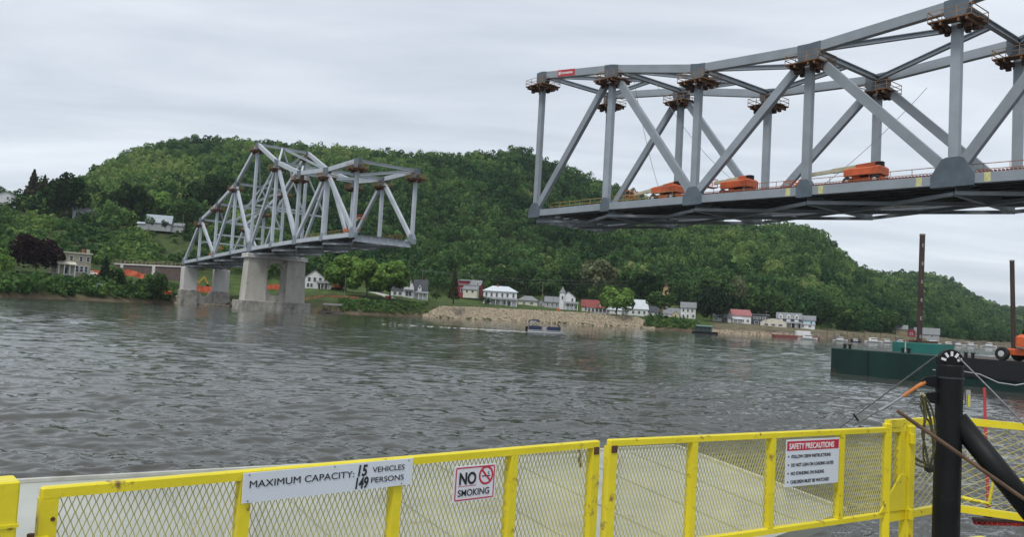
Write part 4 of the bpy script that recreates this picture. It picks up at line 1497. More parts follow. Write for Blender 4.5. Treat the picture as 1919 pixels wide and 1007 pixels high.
MB().tube([tl(1084, 430.5), tl(1076, 435), tl(1058, 447)], .017, 10, .012).build('handle', mat('orange_handle', (0.62, 0.22, 0.05), 0.7, var=0.2, scale=15, col2=(0.32, 0.10, 0.03)), tb)
MB().tube([tl(1058, 447), tl(1044, 456)], .009, 8).build('screw', STEEL_G, tb)
MB().tube([tl(1044, 456), tl(1030, 464)], .013, 8).build('body', STEEL_G, tb)
MB().tube([tl(1044, 459), tl(1041, 462)], .012, 8).build('shackle', STEEL_G, tb)
MB().tube([tl(1030, 464), tl(1000, 482, BY + .4)], .005, 6).build('wire', WIRE, tb)
MB().tube([tl(1000, 468, BY + .6), tl(1003, 472, BY + .6), tl(1006, 476, BY + .6)], .008, 6).build('clip', BLACK, tb)

rp_ = thing('rope_coil', 'olive mooring rope hung in long loops from the hook of the black post', 'rope', wpt(1082, 450, BY))
o2 = Vector(wpt(1082, 450, BY))
OL = mat('olive_rope', (0.11, 0.095, 0.035), 0.9, var=0.3, scale=25, col2=(0.025, 0.025, 0.015))
def r2(u, v, dy=0): return Vector(wpt(u, v, BY - .13 + dy)) - o2
def curve(ps, n=6):
    out = []
    for i in range(len(ps) - 1):
        a = ps[max(i - 1, 0)]; b = ps[i]; c = ps[i + 1]; d = ps[min(i + 2, len(ps) - 1)]
        for j in range(n):
            t = j / n
            out.append(.5 * ((2 * b) + (c - a) * t + (2 * a - 5 * b + 4 * c - d) * t * t + (3 * b - a - 3 * c + d) * t ** 3))
    out.append(ps[-1]); return out
loops = [[(1079, 449), (1083, 462), (1083, 490), (1082, 515), (1085, 528)], [(1083, 449), (1089, 468), (1093, 490), (1094, 512), (1090, 528)], [(1081, 449), (1079, 459), (1084, 470), (1090, 480), (1093, 500)],
         [(1082, 448), (1085, 470), (1081, 490), (1085, 510), (1089, 532)], [(1084, 447), (1092, 462), (1096, 484), (1095, 510), (1091, 522)], [(1087, 527), (1078, 523), (1073, 520)], [(1088, 530), (1079, 529), (1073, 526)]]
for i, L_ in enumerate(loops):
    MB().tube(curve([r2(u, v, -.012 * i) for u, v in L_]), .0095 if i % 2 else .0075, 7).build('loop', OL, rp_)
MB().lathe([(.0, -.04), (.032, -.025), (.038, 0), (.03, .025), (0.0, .035)], tuple(r2(1089, 531, -.03)), 9).build('knot', mat('dark_rope', (0.03, 0.028, 0.02), 0.95), rp_)
MB().tube([r2(1079, 444), r2(1083, 446), r2(1083, 452)], .013, 8).build('lashing', mat('pale_yellow_rope', (0.42, 0.40, 0.2), 0.9, var=0.2, scale=30), rp_)

# ---- brooms
WOODH = mat('brown_wood_handle', (0.13, 0.075, 0.045), 0.7, var=0.2, scale=8)
REDH = mat('red_handle', (0.42, 0.035, 0.04), 0.5, var=0.12, scale=5)
REDB = mat('red_bristle', (0.36, 0.03, 0.025), 0.95, var=0.3, scale=40)
def broom(label, top, foot, col, head):
    f = Vector([float(c) for c in foot]); tp = Vector([float(c) for c in top])
    t = thing('push_broom', label, 'broom', f, 0, 'brooms leaning at the ferry rail')
    MB().tube([(0, 0, .10), tp - f], .0145, 10).build('handle', col, t)
    MB().lathe([(.045, .055), (.034, .10), (.02, .17)], n=12).build('socket', BLACK, t)
    MB().bbox((head, -.02, .052), (.56, .07, .03), .008, .12).build('head', mat('broom_block', (0.05, 0.035, 0.03), 0.8), t)
    m = MB(); rg = random.Random(3)
    for i in range(34):
        for j in range(3):
            x = head - .265 + i * .53 / 33; y = -.045 + j * .025
            c_, s_ = math.cos(.12), math.sin(.12)
            X_ = head + (x - head) * c_ - (y + .02) * s_; Y_ = -.02 + (x - head) * s_ + (y + .02) * c_
            m.beam((X_, Y_, .037), (X_ + rg.uniform(-.012, .012), Y_ + rg.uniform(-.015, .01), 0), .011, .011)
    m.build('bristles', REDB, t)
bf = atz(1158, 592, DECKZ + .04); bf[2] = DECKZ
broom('red handled push broom standing upright right of the black post', aty(1153.5, 437, bf[1] + .28), bf, REDH, .10)
bf2 = atz(1151, 597, DECKZ + .04); bf2[2] = DECKZ
broom('wooden handled push broom leaning across the front of the black post', aty(1051.5, 464, BY - .33), (bf2[0] + .03, BY - .42, DECKZ), WOODH, -.02)

# ---- chain and cord lying over the ramp behind the gate
strand('rope', 'short dark rope hanging over the ramp beside the middle gate posts', [wpt(677, 507, 6.3), wpt(680, 515, 6.2), wpt(679, 523, 6.15), wpt(681, 530, 6.1)], .010, OL, 'rope')
strand('rope', 'dark cord slanting over the ramp just left of the middle gate posts', [wpt(689, 511, 6.3), wpt(692, 520, 6.2), wpt(697, 532, 6.1), wpt(701, 541, 6.0)], .011, OL, 'rope')

# ------------------------------------------------------------------ houses on the far bank
GLASS = mat('dark_window_glass', (0.03, 0.035, 0.045), 0.12, var=0.1, scale=1)
WALLW = mat('white_clapboard', (0.70, 0.70, 0.70), 0.7, var=0.05, scale=0.6)
TRIM = mat('white_trim', (0.76, 0.76, 0.75), 0.6, var=0.03)
ROOF_D = mat('dark_slate_roof', (0.055, 0.062, 0.072), 0.8, var=0.2, scale=1.2)
ROOF_G = mat('grey_shingle_roof', (0.21, 0.22, 0.23), 0.85, var=0.15, scale=1.2)
ROOF_W = mat('pale_metal_roof', (0.56, 0.60, 0.63), 0.4, var=0.05, scale=0.5)
ROOF_R = mat('red_shingle_roof', (0.23, 0.055, 0.05), 0.85, var=0.15, scale=1.2)
WALL_RED = mat('barn_red_wall', (0.25, 0.028, 0.04), 0.8, var=0.12, scale=0.8)
WALL_TAN = mat('tan_stone_wall', (0.40, 0.37, 0.28), 0.9, var=0.12, scale=1.0)
WALL_CREAM = mat('cream_wall', (0.60, 0.57, 0.47), 0.8, var=0.06, scale=0.7)
WALL_GREY = mat('grey_wall', (0.36, 0.37, 0.38), 0.8, var=0.08, scale=0.7)
WALL_BLUE = mat('pale_blue_wall', (0.38, 0.52, 0.60), 0.7, var=0.06, scale=0.7)
WALL_DARK = mat('dark_navy_wall', (0.05, 0.055, 0.075), 0.8, var=0.15, scale=0.7)
WALL_BROWN = mat('brown_wood_wall', (0.13, 0.09, 0.07), 0.85, var=0.15, scale=0.7)
BRICK = mat('red_brick', (0.24, 0.09, 0.065), 0.9, var=0.15, scale=3)


def gable(m, x0, x1, y0, y1, z, rise, axis, ov=.4, th=.22):
    """two roof slopes with thickness over the rectangle"""
    if axis == 'x':
        ym = (y0 + y1) / 2
        for s, ye in ((-1, y0 - ov), (1, y1 + ov)):
            sl = rise / ((y1 - y0) / 2)
            ze = z - ov * sl
            P = [(x0 - ov, ye, ze), (x1 + ov, ye, ze), (x1 + ov, ym, z + rise), (x0 - ov, ym, z + rise)]
            m.prism(P if s < 0 else P[::-1], (0, 0, th))
    else:
        xm = (x0 + x1) / 2
        for s, xe in ((-1, x0 - ov), (1, x1 + ov)):
            sl = rise / ((x1 - x0) / 2)
            ze = z - ov * sl
            P = [(xe, y0 - ov, ze), (xe, y1 + ov, ze), (xm, y1 + ov, z + rise), (xm, y0 - ov, z + rise)]
            m.prism(P if s > 0 else P[::-1], (0, 0, th))


def hip(m, x0, x1, y0, y1, z, rise, ov=.6):
    r_ = min(x1 - x0, y1 - y0) / 2 * .92
    a, b, c, d = x0 - ov, x1 + ov, y0 - ov, y1 + ov
    ym = (y0 + y1) / 2
    V = [(a, c, z), (b, c, z), (b, d, z), (a, d, z), (a, c, z + .18), (b, c, z + .18), (b, d, z + .18), (a, d, z + .18), (x0 + r_, ym, z + rise), (x1 - r_, ym, z + rise)]
    m.add(V, [(3, 2, 1, 0), (0, 1, 5, 4), (1, 2, 6, 5), (2, 3, 7, 6), (3, 0, 4, 7), (4, 5, 9, 8), (5, 6, 9), (6, 7, 8, 9), (7, 4, 8)])


def body_gable(m, x0, x1, y0, y1, h, rise, axis):
    """walls with pointed ends, foundation 2 m below the ground"""
    if axis == 'x':
        ym = (y0 + y1) / 2
        m.prism([(x0, y0, -2), (x0, y1, -2), (x0, y1, h), (x0, ym, h + rise), (x0, y0, h)], (x1 - x0, 0, 0))
    elif axis == 'y':
        xm = (x0 + x1) / 2
        m.prism([(x0, y0, -2), (x0, y0, h), (xm, y0, h + rise), (x1, y0, h), (x1, y0, -2)][::1], (0, y1 - y0, 0))
    else:
        m.box(((x0 + x1) / 2, (y0 + y1) / 2, h / 2 - 1), (x1 - x0, y1 - y0, h + 2))


class House:
    def __init__(s, label, u, v, Y, rot=0.0, cat='house', name='house', group=None):
        x = xu(u, Y)
        z = EYE + (hor(u) - v) * Y / FPX
        s.z = z
        s.t = thing(name, label, cat, (x, Y, z), -math.atan2(x, Y) + R(rot), group)
        s.k = FPX / Y

    def block(s, x0, x1, y0, y1, h, rise, axis, wall, roof, wins=(), chim=None):
        w = MB(); body_gable(w, x0, x1, y0, y1, h, rise if axis in 'xy' else 0, axis)
        wo_ = w.build('wall', wall, s.t)
        r_ = MB()
        if axis in 'xy': gable(r_, x0, x1, y0, y1, h, rise, axis)
        elif axis == 'h': hip(r_, x0, x1, y0, y1, h, rise)
        else: r_.box(((x0 + x1) / 2, (y0 + y1) / 2, h + .2), (x1 - x0 + .8, y1 - y0 + .8, .4))
        ro = r_.build('roof', roof, s.t)
        if chim:
            cx_, cy_, ch = chim
            MB().box((cx_, cy_, h + ch / 2), (.8, .8, ch)).build('chimney', BRICK, ro)
        for (x, z, ww, hh) in wins:
            s.window(x, y0, z, ww, hh)

    def window(s, x, y, z, w, h, trim=None):
        f = MB()
        f.box((x, y - .05, z + h / 2 + .06), (w + .24, .12, .12)); f.box((x, y - .05, z - h / 2 - .06), (w + .24, .14, .12))
        for q in (-1, 1): f.box((x + q * (w / 2 + .06), y - .05, z), (.12, .12, h))
        f.box((x, y - .06, z), (w, .06, .07))
        fo = f.build('window', trim or TRIM, s.t)
        MB().box((x, y - .02, z), (w, .05, h)).build('pane', GLASS, fo)

    def door(s, x, y, w=1.0, h=2.1, m=None):
        MB().box((x, y - .04, h / 2), (w, .1, h)).build('door', m or WALL_DARK, s.t)

    def porch(s, x0, x1, y, d, h, roof, n=4, wall=None):
        r_ = MB(); r_.prism([(x0 - .3, y - d - .3, h), (x0 - .3, y - .01, h + .9), (x0 - .3, y - .01, h + 1.1), (x0 - .3, y - d - .3, h + .2)], (x1 - x0 + .6, 0, 0))
        r_.build('porch_roof', roof, s.t)
        for i in range(n):
            x = x0 + .15 + i * (x1 - x0 - .3) / (n - 1)
            MB().box((x, y - d, h / 2 - .5), (.24, .24, h + 1)).build('porch_post', TRIM, s.t)
        MB().box(((x0 + x1) / 2, y - d / 2 - .06, -.3), (x1 - x0, d, .6)).build('porch_floor', wall or WALL_GREY, s.t)


# left hillside
h = House('white house cut by the left edge of the view on the hill', 1, 223, 425)
h.block(-6, 3.2, -3, 4, 5.2, 2.2, 'y', WALLW, ROOF_G, [(-.6, 3.9, 1.0, 1.3), (1.4, 3.9, 1.0, 1.3), (-.6, 1.3, 1.1, 1.4), (1.5, 1.3, 1.1, 1.4)])
MB().box((5.5, -1, 1.0), (4.2, 3, .3)).build('deck_platform', WALL_BROWN, h.t)
h = House('low grey house under the dark trees on the left hillside', 97, 236, 432)
h.block(-8, 6, -3, 3, 2.7, 2.0, 'x', WALL_GREY, ROOF_G, [(-5, 1.5, 1.4, 1.2), (-1.5, 1.5, 1.4, 1.2), (3, 1.5, 1.6, 1.2)])
h.door(.8, -3)
h = House('tiny white open carport on the left hillside', 131, 241.5, 420, name='carport', cat='carport')
h.block(-2.4, 2.4, 0, 3, 2.4, .8, 'x', WALL_GREY, ROOF_W)
for x in (-2.2, 2.2): MB().box((x, -1.4, 1.2), (.2, .2, 2.6)).build('post', TRIM, h.t)
MB().box((0, -.75, 2.55), (5.2, 1.6, .18)).build('canopy', ROOF_W, h.t)
h = House('white house with a broad pale metal roof high on the left hillside', 180, 248.5, 415, rot=-8)
h.block(-6, 6, -4, 4, 2.3, 4.0, 'x', WALL_GREY, mat('blue_grey_metal_roof', (0.30, 0.345, 0.375), 0.5, var=.08, scale=.5), [(-3, 1.4, 1.6, 1.2), (2.5, 1.4, 1.6, 1.2)])  # grey walls: the shade on this front is put into their colour
h.block(6.01, 12, -3, 3, 1.4, 1.5, 'x', WALL_GREY, ROOF_G, [(9.5, 1.0, 1.2, .9)])
h.block(-10, -6.01, -2.5, 2.5, 1.2, .8, 'x', WALL_GREY, ROOF_W)
# flat topped stone house
h = House('tan two storey stone house with a flat roof beside the dark red tree', 79, 303.5, 272, rot=16)
h.block(-5.0, 5.4, -4, 4, 7.0, .5, 'f', WALL_TAN, WALL_CREAM, [(-3.5, 5.3, .95, 1.5), (-.8, 5.3, .95, 1.5), (2.2, 5.3, .95, 1.5), (4.4, 5.3, .9, 1.5), (1.2, 1.9, .95, 1.9), (2.6, 1.9, .95, 1.9), (4.0, 1.9, .95, 1.9)], chim=(4.6, 2.5, 2.0))
MB().box((4.7, -2.5, 8.1), (.8, .8, 1.5)).build('chimney', WALL_TAN, h.t)
h.porch(-5.0, .2, -4, 2.0, 3.0, WALL_CREAM, 4)
h.door(-2.2, -4)
# right of the main pier
h = House('white gabled farmhouse with a front porch just right of the main pier', 369, 321, 350)
h.block(-4.8, 3.2, -3.5, 5, 5.2, 3.0, 'y', WALLW, ROOF_D, [(-3.1, 4.0, 1.1, 1.7), (-.8, 4.0, 1.1, 1.7), (1.5, 4.0, 1.1, 1.7), (-3.4, 1.5, 1.0, 1.5), (-2.0, 1.5, 1.0, 1.5)])
h.porch(.2, 5.0, -3.5, 1.8, 2.5, ROOF_G, 4); h.door(1.4, -3.5); h.window(2.5, -3.5, 1.4, .9, 1.5)
h.block(3.21, 6.2, -1.5, 4, 2.8, 1.4, 'x', WALLW, ROOF_D, [(4.8, 1.5, 1.0, 1.3)])
h = House('white gothic house with steep dark roofs above the grassy bank', 478, 332, 372)
h.block(-2.5, 2.2, -5, 3, 5.2, 5.0, 'y', WALLW, ROOF_D, [(-.2, 6.0, .8, 1.8), (-1.0, 2.0, 1.0, 1.8), (.6, 2.0, 1.0, 1.8)])
h.block(2.21, 8.2, -2.5, 4.5, 4.2, 4.6, 'x', WALLW, ROOF_D, [(4.6, 2.2, 1.5, 1.5), (6.9, 2.2, .9, 1.5)], chim=(7.4, 1, 5.6))
d = MB(); body_gable(d, 3.9, 5.6, -2.9, -.5, 5.4, 1.4, 'y'); d.build('dormer', WALLW, h.t)
h.window(4.75, -2.9, 5.2, .7, 1.0)
rr = MB(); gable(rr, 3.9, 5.6, -2.9, -.3, 5.4, 1.4, 'y', ov=.25); rr.build('dormer_roof', ROOF_D, h.t)
h.block(-8.2, -2.51, -2, 4, 3.6, 2.4, 'x', WALLW, ROOF_D, [(-6.4, 2.0, 1.3, 1.4), (-4, 2.0, 1.3, 1.4)])
h.porch(2.3, 8.6, -2.5, 1.8, 2.6, ROOF_G, 4)
h.porch(-1.9, 1.6, -5, .9, 2.9, ROOF_D, 2)
h = House('red clapboard house with pale roofs behind the white house', 551, 327.5, 430, rot=-14)
h.block(-6.5, 5.5, -3.5, 3.5, 5.0, 2.6, 'x', WALL_RED, ROOF_G, [(-4.5, 2.0, 1.1, 2.2), (-.5, 2.0, 1.0, 1.5), (4.0, 5.4, .9, 1.3)])
h.block(-6.5, -1.0, -3.49, 3.4, 6.9, .01, 'f', WALL_RED, ROOF_G)
h.block(-2.5, 5, -8, -3.6, 2.6, 1.6, 'x', WALL_CREAM, ROOF_G, [(-.5, 1.4, 1.2, 1.1), (2.6, 1.4, 1.2, 1.1)])
h = House('large white two storey house with a hip roof and long porch', 585, 340.5, 408)
h.block(-8.5, 8.3, -4.5, 5, 7.0, 2.9, 'h', WALLW, ROOF_W, [(x, 5.3, 1.0, 1.9) for x in (-7, -4.4, -1.8, 1.0, 3.6, 6.6)] + [(x, 1.6, 1.0, 1.8) for x in (-6, -2, 2.4)], chim=(-1.5, 0, 3.8))
h.porch(-7.6, 8.6, -4.5, 2.6, 2.9, ROOF_G, 7); h.door(4.6, -4.5)
h = House('low tan cottage with a grey roof right of the large white house', 621, 341, 428)
h.block(-6.5, 3.6, -3, 3.5, 2.7, 2.6, 'h', WALL_CREAM, ROOF_G, [(-3.5, 1.4, 1.3, 1.1), (.5, 1.4, 1.6, 1.1)])
h.block(3.61, 7.5, -2, 2.5, 2.2, 1.6, 'y', WALL_GREY, ROOF_G, [(5.5, 1.2, 1.0, 1.0)])
h = House('grey and white house with a pointed corner turret', 661, 344, 424)
h.block(-2.0, 5.4, -3.5, 4, 6.0, 3.0, 'y', WALLW, ROOF_G, [(3.8, 4.6, .9, 1.7), (-.6, 2.0, 1.1, 1.6), (1.7, 1.9, 3.0, 1.2), (4.4, 1.9, 1.3, 1.2)])
tw = MB().lathe([(1.6, -2), (1.6, 8.2)], (-1.4, -3.2, 0), 10); tw.build('turret', WALLW, h.t)
MB().lathe([(1.9, 8.2), (.9, 9.8), (.05, 11.6)], (-1.4, -3.2, 0), 10).build('turret_roof', ROOF_G, h.t)
h.window(-1.4, -4.78, 5.6, .9, 1.6)
h.block(-10.5, -2.01, -2.5, 3, 3.2, 2.6, 'x', WALL_GREY, ROOF_G, [(-9, 1.8, 1.0, 1.4), (-6.6, 1.8, 1.0, 1.4), (-4.2, 1.8, 1.0, 1.4)])
h.porch(.5, 6.8, -3.5, 1.8, 2.6, ROOF_G, 4)
h = House('cream cottage with red roofs and a screened porch', 697, 348.5, 426)
h.block(-7.2, 4.6, -3, 4.5, 3.0, 3.4, 'x', WALL_CREAM, ROOF_R, [(-5, 1.5, 1.2, 1.4)])
h.block(.6, 5.6, -5, -3.01, 3.0, 2.6, 'y', WALL_CREAM, ROOF_R, [(3.1, 3.4, .9, 1.0)])
h.porch(-4.4, 5.8, -5, 1.6, 2.3, ROOF_R, 6); 
for x in (-3.2, -1.2, .9, 2.9, 4.9): h.window(x, -5.02 if x > .6 else -3, 1.2, 1.3, 1.5)
h = House('low white shed behind the light green bank tree', 719, 350.5, 424, name='shed', cat='shed')
h.block(-6, 4, -2, 3, 2.3, 1.3, 'x', WALLW, ROOF_W, [(-3, 1.3, 1.3, .9), (1, 1.3, 1.3, .9)])
h = House('white gabled house with a bright roof right of the bank tree', 746, 352.2, 430, rot=14)
h.block(-5.5, 5, -3.5, 3.5, 3.8, 4.6, 'x', WALLW, ROOF_W, [(-3, 1.7, 1.2, 1.5), (.2, 1.7, 1.2, 1.5), (3, 1.7, 1.2, 1.5)])
h.block(-8, -5.51, -3, 3, 2.4, 1.2, 'x', WALL_GREY, ROOF_G, [(-6.7, 1.3, 1.2, 1.0)])
h = House('small white cottage with a dark roof behind a leaning trunk', 766, 353.8, 436)
h.block(-4, 3, -3, 3, 2.8, 2.8, 'x', WALLW, ROOF_D, [(-2, 1.5, 1.2, 1.2), (1, 1.5, 1.2, 1.2)])
MB().box((6.2, -1, .6), (6, .3, 1.6)).build('side_fence', WALLW, h.t)
h = House('white two storey house with a grey roof beside the big dark tree', 806, 356.5, 434)
h.block(-4, 3.8, -3, 4, 6.2, 2.8, 'x', WALLW, ROOF_G, [(-2.6, 4.7, .9, 1.5), (-.3, 4.7, .9, 1.5), (2.0, 4.7, .9, 1.5), (-2.6, 1.6, .9, 1.5), (-.3, 1.6, .9, 1.5), (2.6, 1.8, 1.2, 1.3)])
h.block(-13, -4.01, -2, 3, 2.6, 2.8, 'x', WALL_CREAM, ROOF_G, [(-11, 1.4, 1.2, 1.2)])
h.block(-8.6, -4.6, -4.4, -2.01, 2.2, 2.0, 'y', mat('yellow_gable_wall', (0.55, 0.48, 0.28), 0.8, var=.06), ROOF_W, [(-6.6, 1.6, 1.0, 1.0)])
h = House('tiny white garage between the dark tree and the red roofed house', 846, 359.5, 428, name='garage', cat='garage')
h.block(-4.5, 4.5, -2.5, 2.5, 2.4, 1.5, 'x', WALLW, ROOF_G, [(-3.2, 1.3, .9, .9)])
h.door(1.4, -2.5, 2.6, 2.1, GLASS)
h = House('white house with a faded red roof near the marina', 866, 361.5, 430, rot=18)
h.block(-5.2, 5.2, -3.5, 3.5, 4.4, 2.9, 'x', WALLW, mat('faded_red_roof', (0.34, 0.13, 0.13), 0.8, var=.1, scale=1), [(-3.4, 2.9, 1.6, 1.1), (.5, 1.5, 1.6, 1.2), (3.4, 1.6, 1.2, 1.2)])
h.porch(-5, 0, -3.5, 1.5, 2.2, ROOF_W, 3)
h = House('dark navy shop with a pale window band near the marina', 891, 364, 430, name='shop', cat='shop')
h.block(-5.0, 4.2, -3, 3, 5.6, .4, 'f', WALL_DARK, ROOF_G, [(-3, 4.0, 1.4, 1.1), (-.8, 4.0, 1.4, 1.1), (1.6, 4.0, 1.4, 1.1), (-2, 1.5, 2, 1.4)])
h.block(-10, -5.01, -1, 5, 4.0, 2.6, 'x', WALL_BROWN, ROOF_D, [(-7.5, 2, 1.2, 1.2)])
h = House('long tan boat shed with a curved pale roof near the marina', 906, 366, 424, name='boat_shed', cat='shed')
b = MB(); P = [(-6.5 + 13 * i / 10, -3, 2.0 + 2.6 * math.sin(PI * (i + .8) / 11.6)) for i in range(11)]
b.prism([(-6.5, -3, -2)] + P + [(6.5, -3, -2)], (0, 7, 0)); b.build('wall', WALL_CREAM, h.t)
for x in (-3.5, 0, 3.5): h.window(x, -3, 1.3, 2.0, 1.0)
h = House('dark roadside inn with three white dormers near the marina', 926, 367, 430, name='inn', cat='inn')
h.block(-7, 5.4, -3.5, 4, 5.0, 3.0, 'x', WALL_DARK, ROOF_G, [(-4.5, 3.2, 1.2, 1.1), (-1, 3.2, 1.2, 1.1), (2.6, 3.2, 1.2, 1.1)])
for x in (-5, -1, 3):
    d = MB(); body_gable(d, x - 1.0, x + 1.0, -3.7, -.5, 6.4, .9, 'y'); d.build('dormer', WALLW, h.t); h.window(x, -3.7, 5.9, 1.0, 1.0)
h.porch(-7, 5.4, -3.5, 2.0, 2.5, ROOF_G, 6)
h = House('pale blue house at the end of the riverside row', 946, 367.6, 430)
h.block(-4.6, 3.8, -3, 3, 4.6, 2.2, 'x', WALL_BLUE, ROOF_G, [(-2.6, 3.2, 1.0, 1.2), (1.8, 3.2, 1.0, 1.2), (-1, 1.4, 1.0, 1.3)])
h.block(-4.5, 3.6, -5.4, -3.01, 2.2, .3, 'f', WALLW, ROOF_W, [(-2.4, 1.3, 1.4, .9), (1.2, 1.3, 1.4, .9)])
h = House('brown boathouse with a red front behind the teal box', 1059, 377, 500, name='boathouse', cat='boathouse')
h.block(-6.5, 2, -3, 4, 4.6, 2.4, 'x', mat('olive_wall', (0.25, 0.22, 0.12), .9), ROOF_G, [(-4.5, 2.4, 1.2, 1.2)])
h.block(2.01, 6.5, -3, 3, 3.6, 2.0, 'y', WALL_RED, ROOF_G, [(4.2, 2.0, 1.4, 1.2)])
h = House('low grey roofed house right of the tall rusty spud', 1086, 378.5, 510)
h.block(-7, 7, -3, 3, 2.6, 3.6, 'x', WALL_GREY, ROOF_G, [(-4, 1.4, 1.4, 1.1), (3, 1.4, 1.4, 1.1)])


# ------------------------------------------------------------------ single trees and shrubs
BARK = mat('tree_bark', (0.075, 0.06, 0.045), 0.95, var=0.25, scale=2, stretch=(1, 1, .3))
L_LIGHT = foliage('leaf_light_green', (0.075, 0.15, 0.035), (0.27, 0.41, 0.10))
L_MID = foliage('leaf_mid_green', (0.018, 0.055, 0.02), (0.12, 0.205, 0.06))
L_DARK = foliage('leaf_dark_green', (0.010, 0.027, 0.010), (0.045, 0.085, 0.028))
L_PURPLE = foliage('leaf_copper_beech', (0.012, 0.008, 0.010), (0.050, 0.026, 0.026))
L_SPRUCE = foliage('needle_spruce', (0.010, 0.024, 0.013), (0.042, 0.066, 0.032))
L_FADE = foliage('needle_brownish', (0.022, 0.032, 0.018), (0.085, 0.075, 0.04))
L_BLOOM = foliage('leaf_in_blossom', (0.03, 0.06, 0.02), (0.28, 0.29, 0.16))


def tree(label, u, v, Y, wpx, hpx, leaf, kind='round', n=900, name='tree', cat='tree', group=None, trunk=.22, lean=0, fork=True, cardk=1.0, lobes=11):
    rng = np.random.RandomState(int(u * 13 + hpx * 7 + Y) % 99991)
    x = xu(u, Y); z = EYE + (hor(u) - v) * Y / FPX
    k = Y / FPX
    Wm, Hm = wpx * k, hpx * k
    t = thing(name, label, cat, (x, Y, z), rng.uniform(0, 6), group)
    tr = Hm * trunk
    if kind == 'cone':
        q = crown_proto(rng, n, shape='cone', card=.16 * cardk)
        q = q * np.array((Wm / 2, Wm / 2, (Hm - tr * .5) / 2.0)) + (0, 0, tr * .5)
        lo = 0.5
    else:
        q = crown_proto(rng, n, lobes=lobes, card=.10 * cardk, jitter=.45)
        # stretch to the measured outline
        mn = q.reshape(-1, 3).min(0); mxx = q.reshape(-1, 3).max(0)
        q = (q - [(mn[0] + mxx[0]) / 2, (mn[1] + mxx[1]) / 2, mn[2]]) / (mxx - mn)
        q = q * np.array((Wm, Wm, Hm - tr)) + (lean * Wm, 0, tr)
    tint = np.clip(.45 + .2 * np.sin(q[:, 0, 0] * 1.7 / max(Wm, 1) * 6) * np.sin(q[:, 0, 2] / max(Hm, 1) * 9 + 1) + rng.normal(0, .17, len(q)), 0, 1)
    leafmesh('crown', q, tint, leaf, t)
    if name in ('shrub',):
        m = MB(); r0 = max(.05, Wm * .03)
        for i in range(4):
            a = i * 1.6; m.tube([(0, 0, -.4), (math.cos(a) * Wm * .15, math.sin(a) * Wm * .15, Hm * .5)], r0, 5, r0 * .5)
        m.build('stem', BARK, t); return t
    m = MB()
    r0 = max(.12, Hm * .022)
    top = tr + (Hm - tr) * (.55 if kind != 'cone' else .9)
    mid = (lean * Wm * .4 + rng.uniform(-.1, .1), 0, tr)
    m.tube([(0, 0, -1.0), (0, 0, .1), mid, (lean * Wm, 0, top)], r0 * 1.25, 8, r0 * .3)
    if fork and kind != 'cone':
        for i in range(6):
            a = i * 1.05 + rng.uniform(0, .8); rr = Wm * rng.uniform(.22, .36)
            b = Vector(mid) + Vector((0, 0, (Hm - tr) * .04 * i))
            e = Vector((lean * Wm + rr * math.cos(a), rr * math.sin(a), tr + (Hm - tr) * rng.uniform(.4, .72)))
            m.tube([b, b.lerp(e, .5) + Vector((0, 0, .3)), e], r0 * .55, 6, r0 * .15)
    m.build('trunk', BARK, t)
    return t


gl_ = 'trees on the left hillside'
tree('dark spruce with a ragged top against the sky at far left', 28, 228, 440, 30, 48, L_FADE, 'cone', 800, group=gl_, cardk=.9)
tree('smaller ragged conifer beside the dark spruce at far left', 41, 228, 446, 24, 42, L_FADE, 'cone', 600, group=gl_, cardk=.9)
tree('broad dark maple left of the low grey hillside house', 67, 236, 425, 50, 52, L_DARK, n=1500, group=gl_, trunk=.12)
tree('rounded green tree with a spreading edge right of the conifers', 52, 226, 455, 46, 37, L_MID, n=900, group=gl_, trunk=.1)
tree('mid green tree rising behind the low grey hillside house', 92, 226, 470, 36, 38, L_MID, n=900, group=gl_, trunk=.1)
tree('small dark tree left of the big round dark maple', 119, 238, 428, 26, 34, L_DARK, n=700, group=gl_, trunk=.14)
tree('big round dark maple beside the white metal roof', 149, 241, 424, 44, 45, L_DARK, n=1500, group=gl_, trunk=.15)
tree('pale yellow green tree right of the big round dark maple', 177, 236, 440, 30, 32, L_LIGHT, n=700, group=gl_, trunk=.15)
tree('dark bush in front of the blue grey metal roof', 187, 249, 404, 11, 10, L_DARK, n=500, name='shrub', cat='bush', trunk=.02)
tree('slim green tree before the left end of the metal roof', 168, 249, 405, 12, 15, L_MID, n=500, group=gl_, trunk=.2)
tree('green tree behind the extension of the metal roofed house', 214, 242, 430, 34, 30, L_MID, n=800, group=gl_, trunk=.15)
tree('very dark tree at the edge of the wood left of the span', 226, 236, 455, 46, 42, L_DARK, n=1400, group=gl_, trunk=.1)
tree('tall dark tree beside the upper part of the left span', 246, 222, 480, 40, 36, L_DARK, n=900, group=gl_, trunk=.1)
tree('dark red copper beech in front of the tan stone house', 40, 303, 262, 60, 47, L_PURPLE, n=2600, trunk=.12, cardk=.85, lobes=26)
tree('bright green tree cut by the left edge near the water', 2, 311, 240, 24, 34, L_LIGHT, n=900, trunk=.12)
tree('dark blue green spruce in front of the brown retaining wall', 121, 313, 282, 17, 31, L_SPRUCE, 'cone', 900, cat='tree', cardk=.8)
tree('dark bushy juniper at the water side of the spruce', 135, 327, 276, 22, 32, L_DARK, n=900, trunk=.08)
tree('willow bush at the water beside the pale shore pier', 181, 334, 288, 30, 33, L_MID, n=1200, trunk=.1)
gm = 'light green trees right of the main pier'
tree('leftmost of the light green bank trees right of the main pier', 404, 326, 346, 48, 46, L_LIGHT, n=3400, group=gm, trunk=.14)
tree('forked light green bank tree with the thickest trunk', 429, 332, 332, 50, 47, L_LIGHT, n=3400, group=gm, trunk=.17)
tree('rightmost light green bank tree beside the orange barrier', 456, 336, 342, 52, 50, L_LIGHT, n=3600, group=gm, trunk=.20)
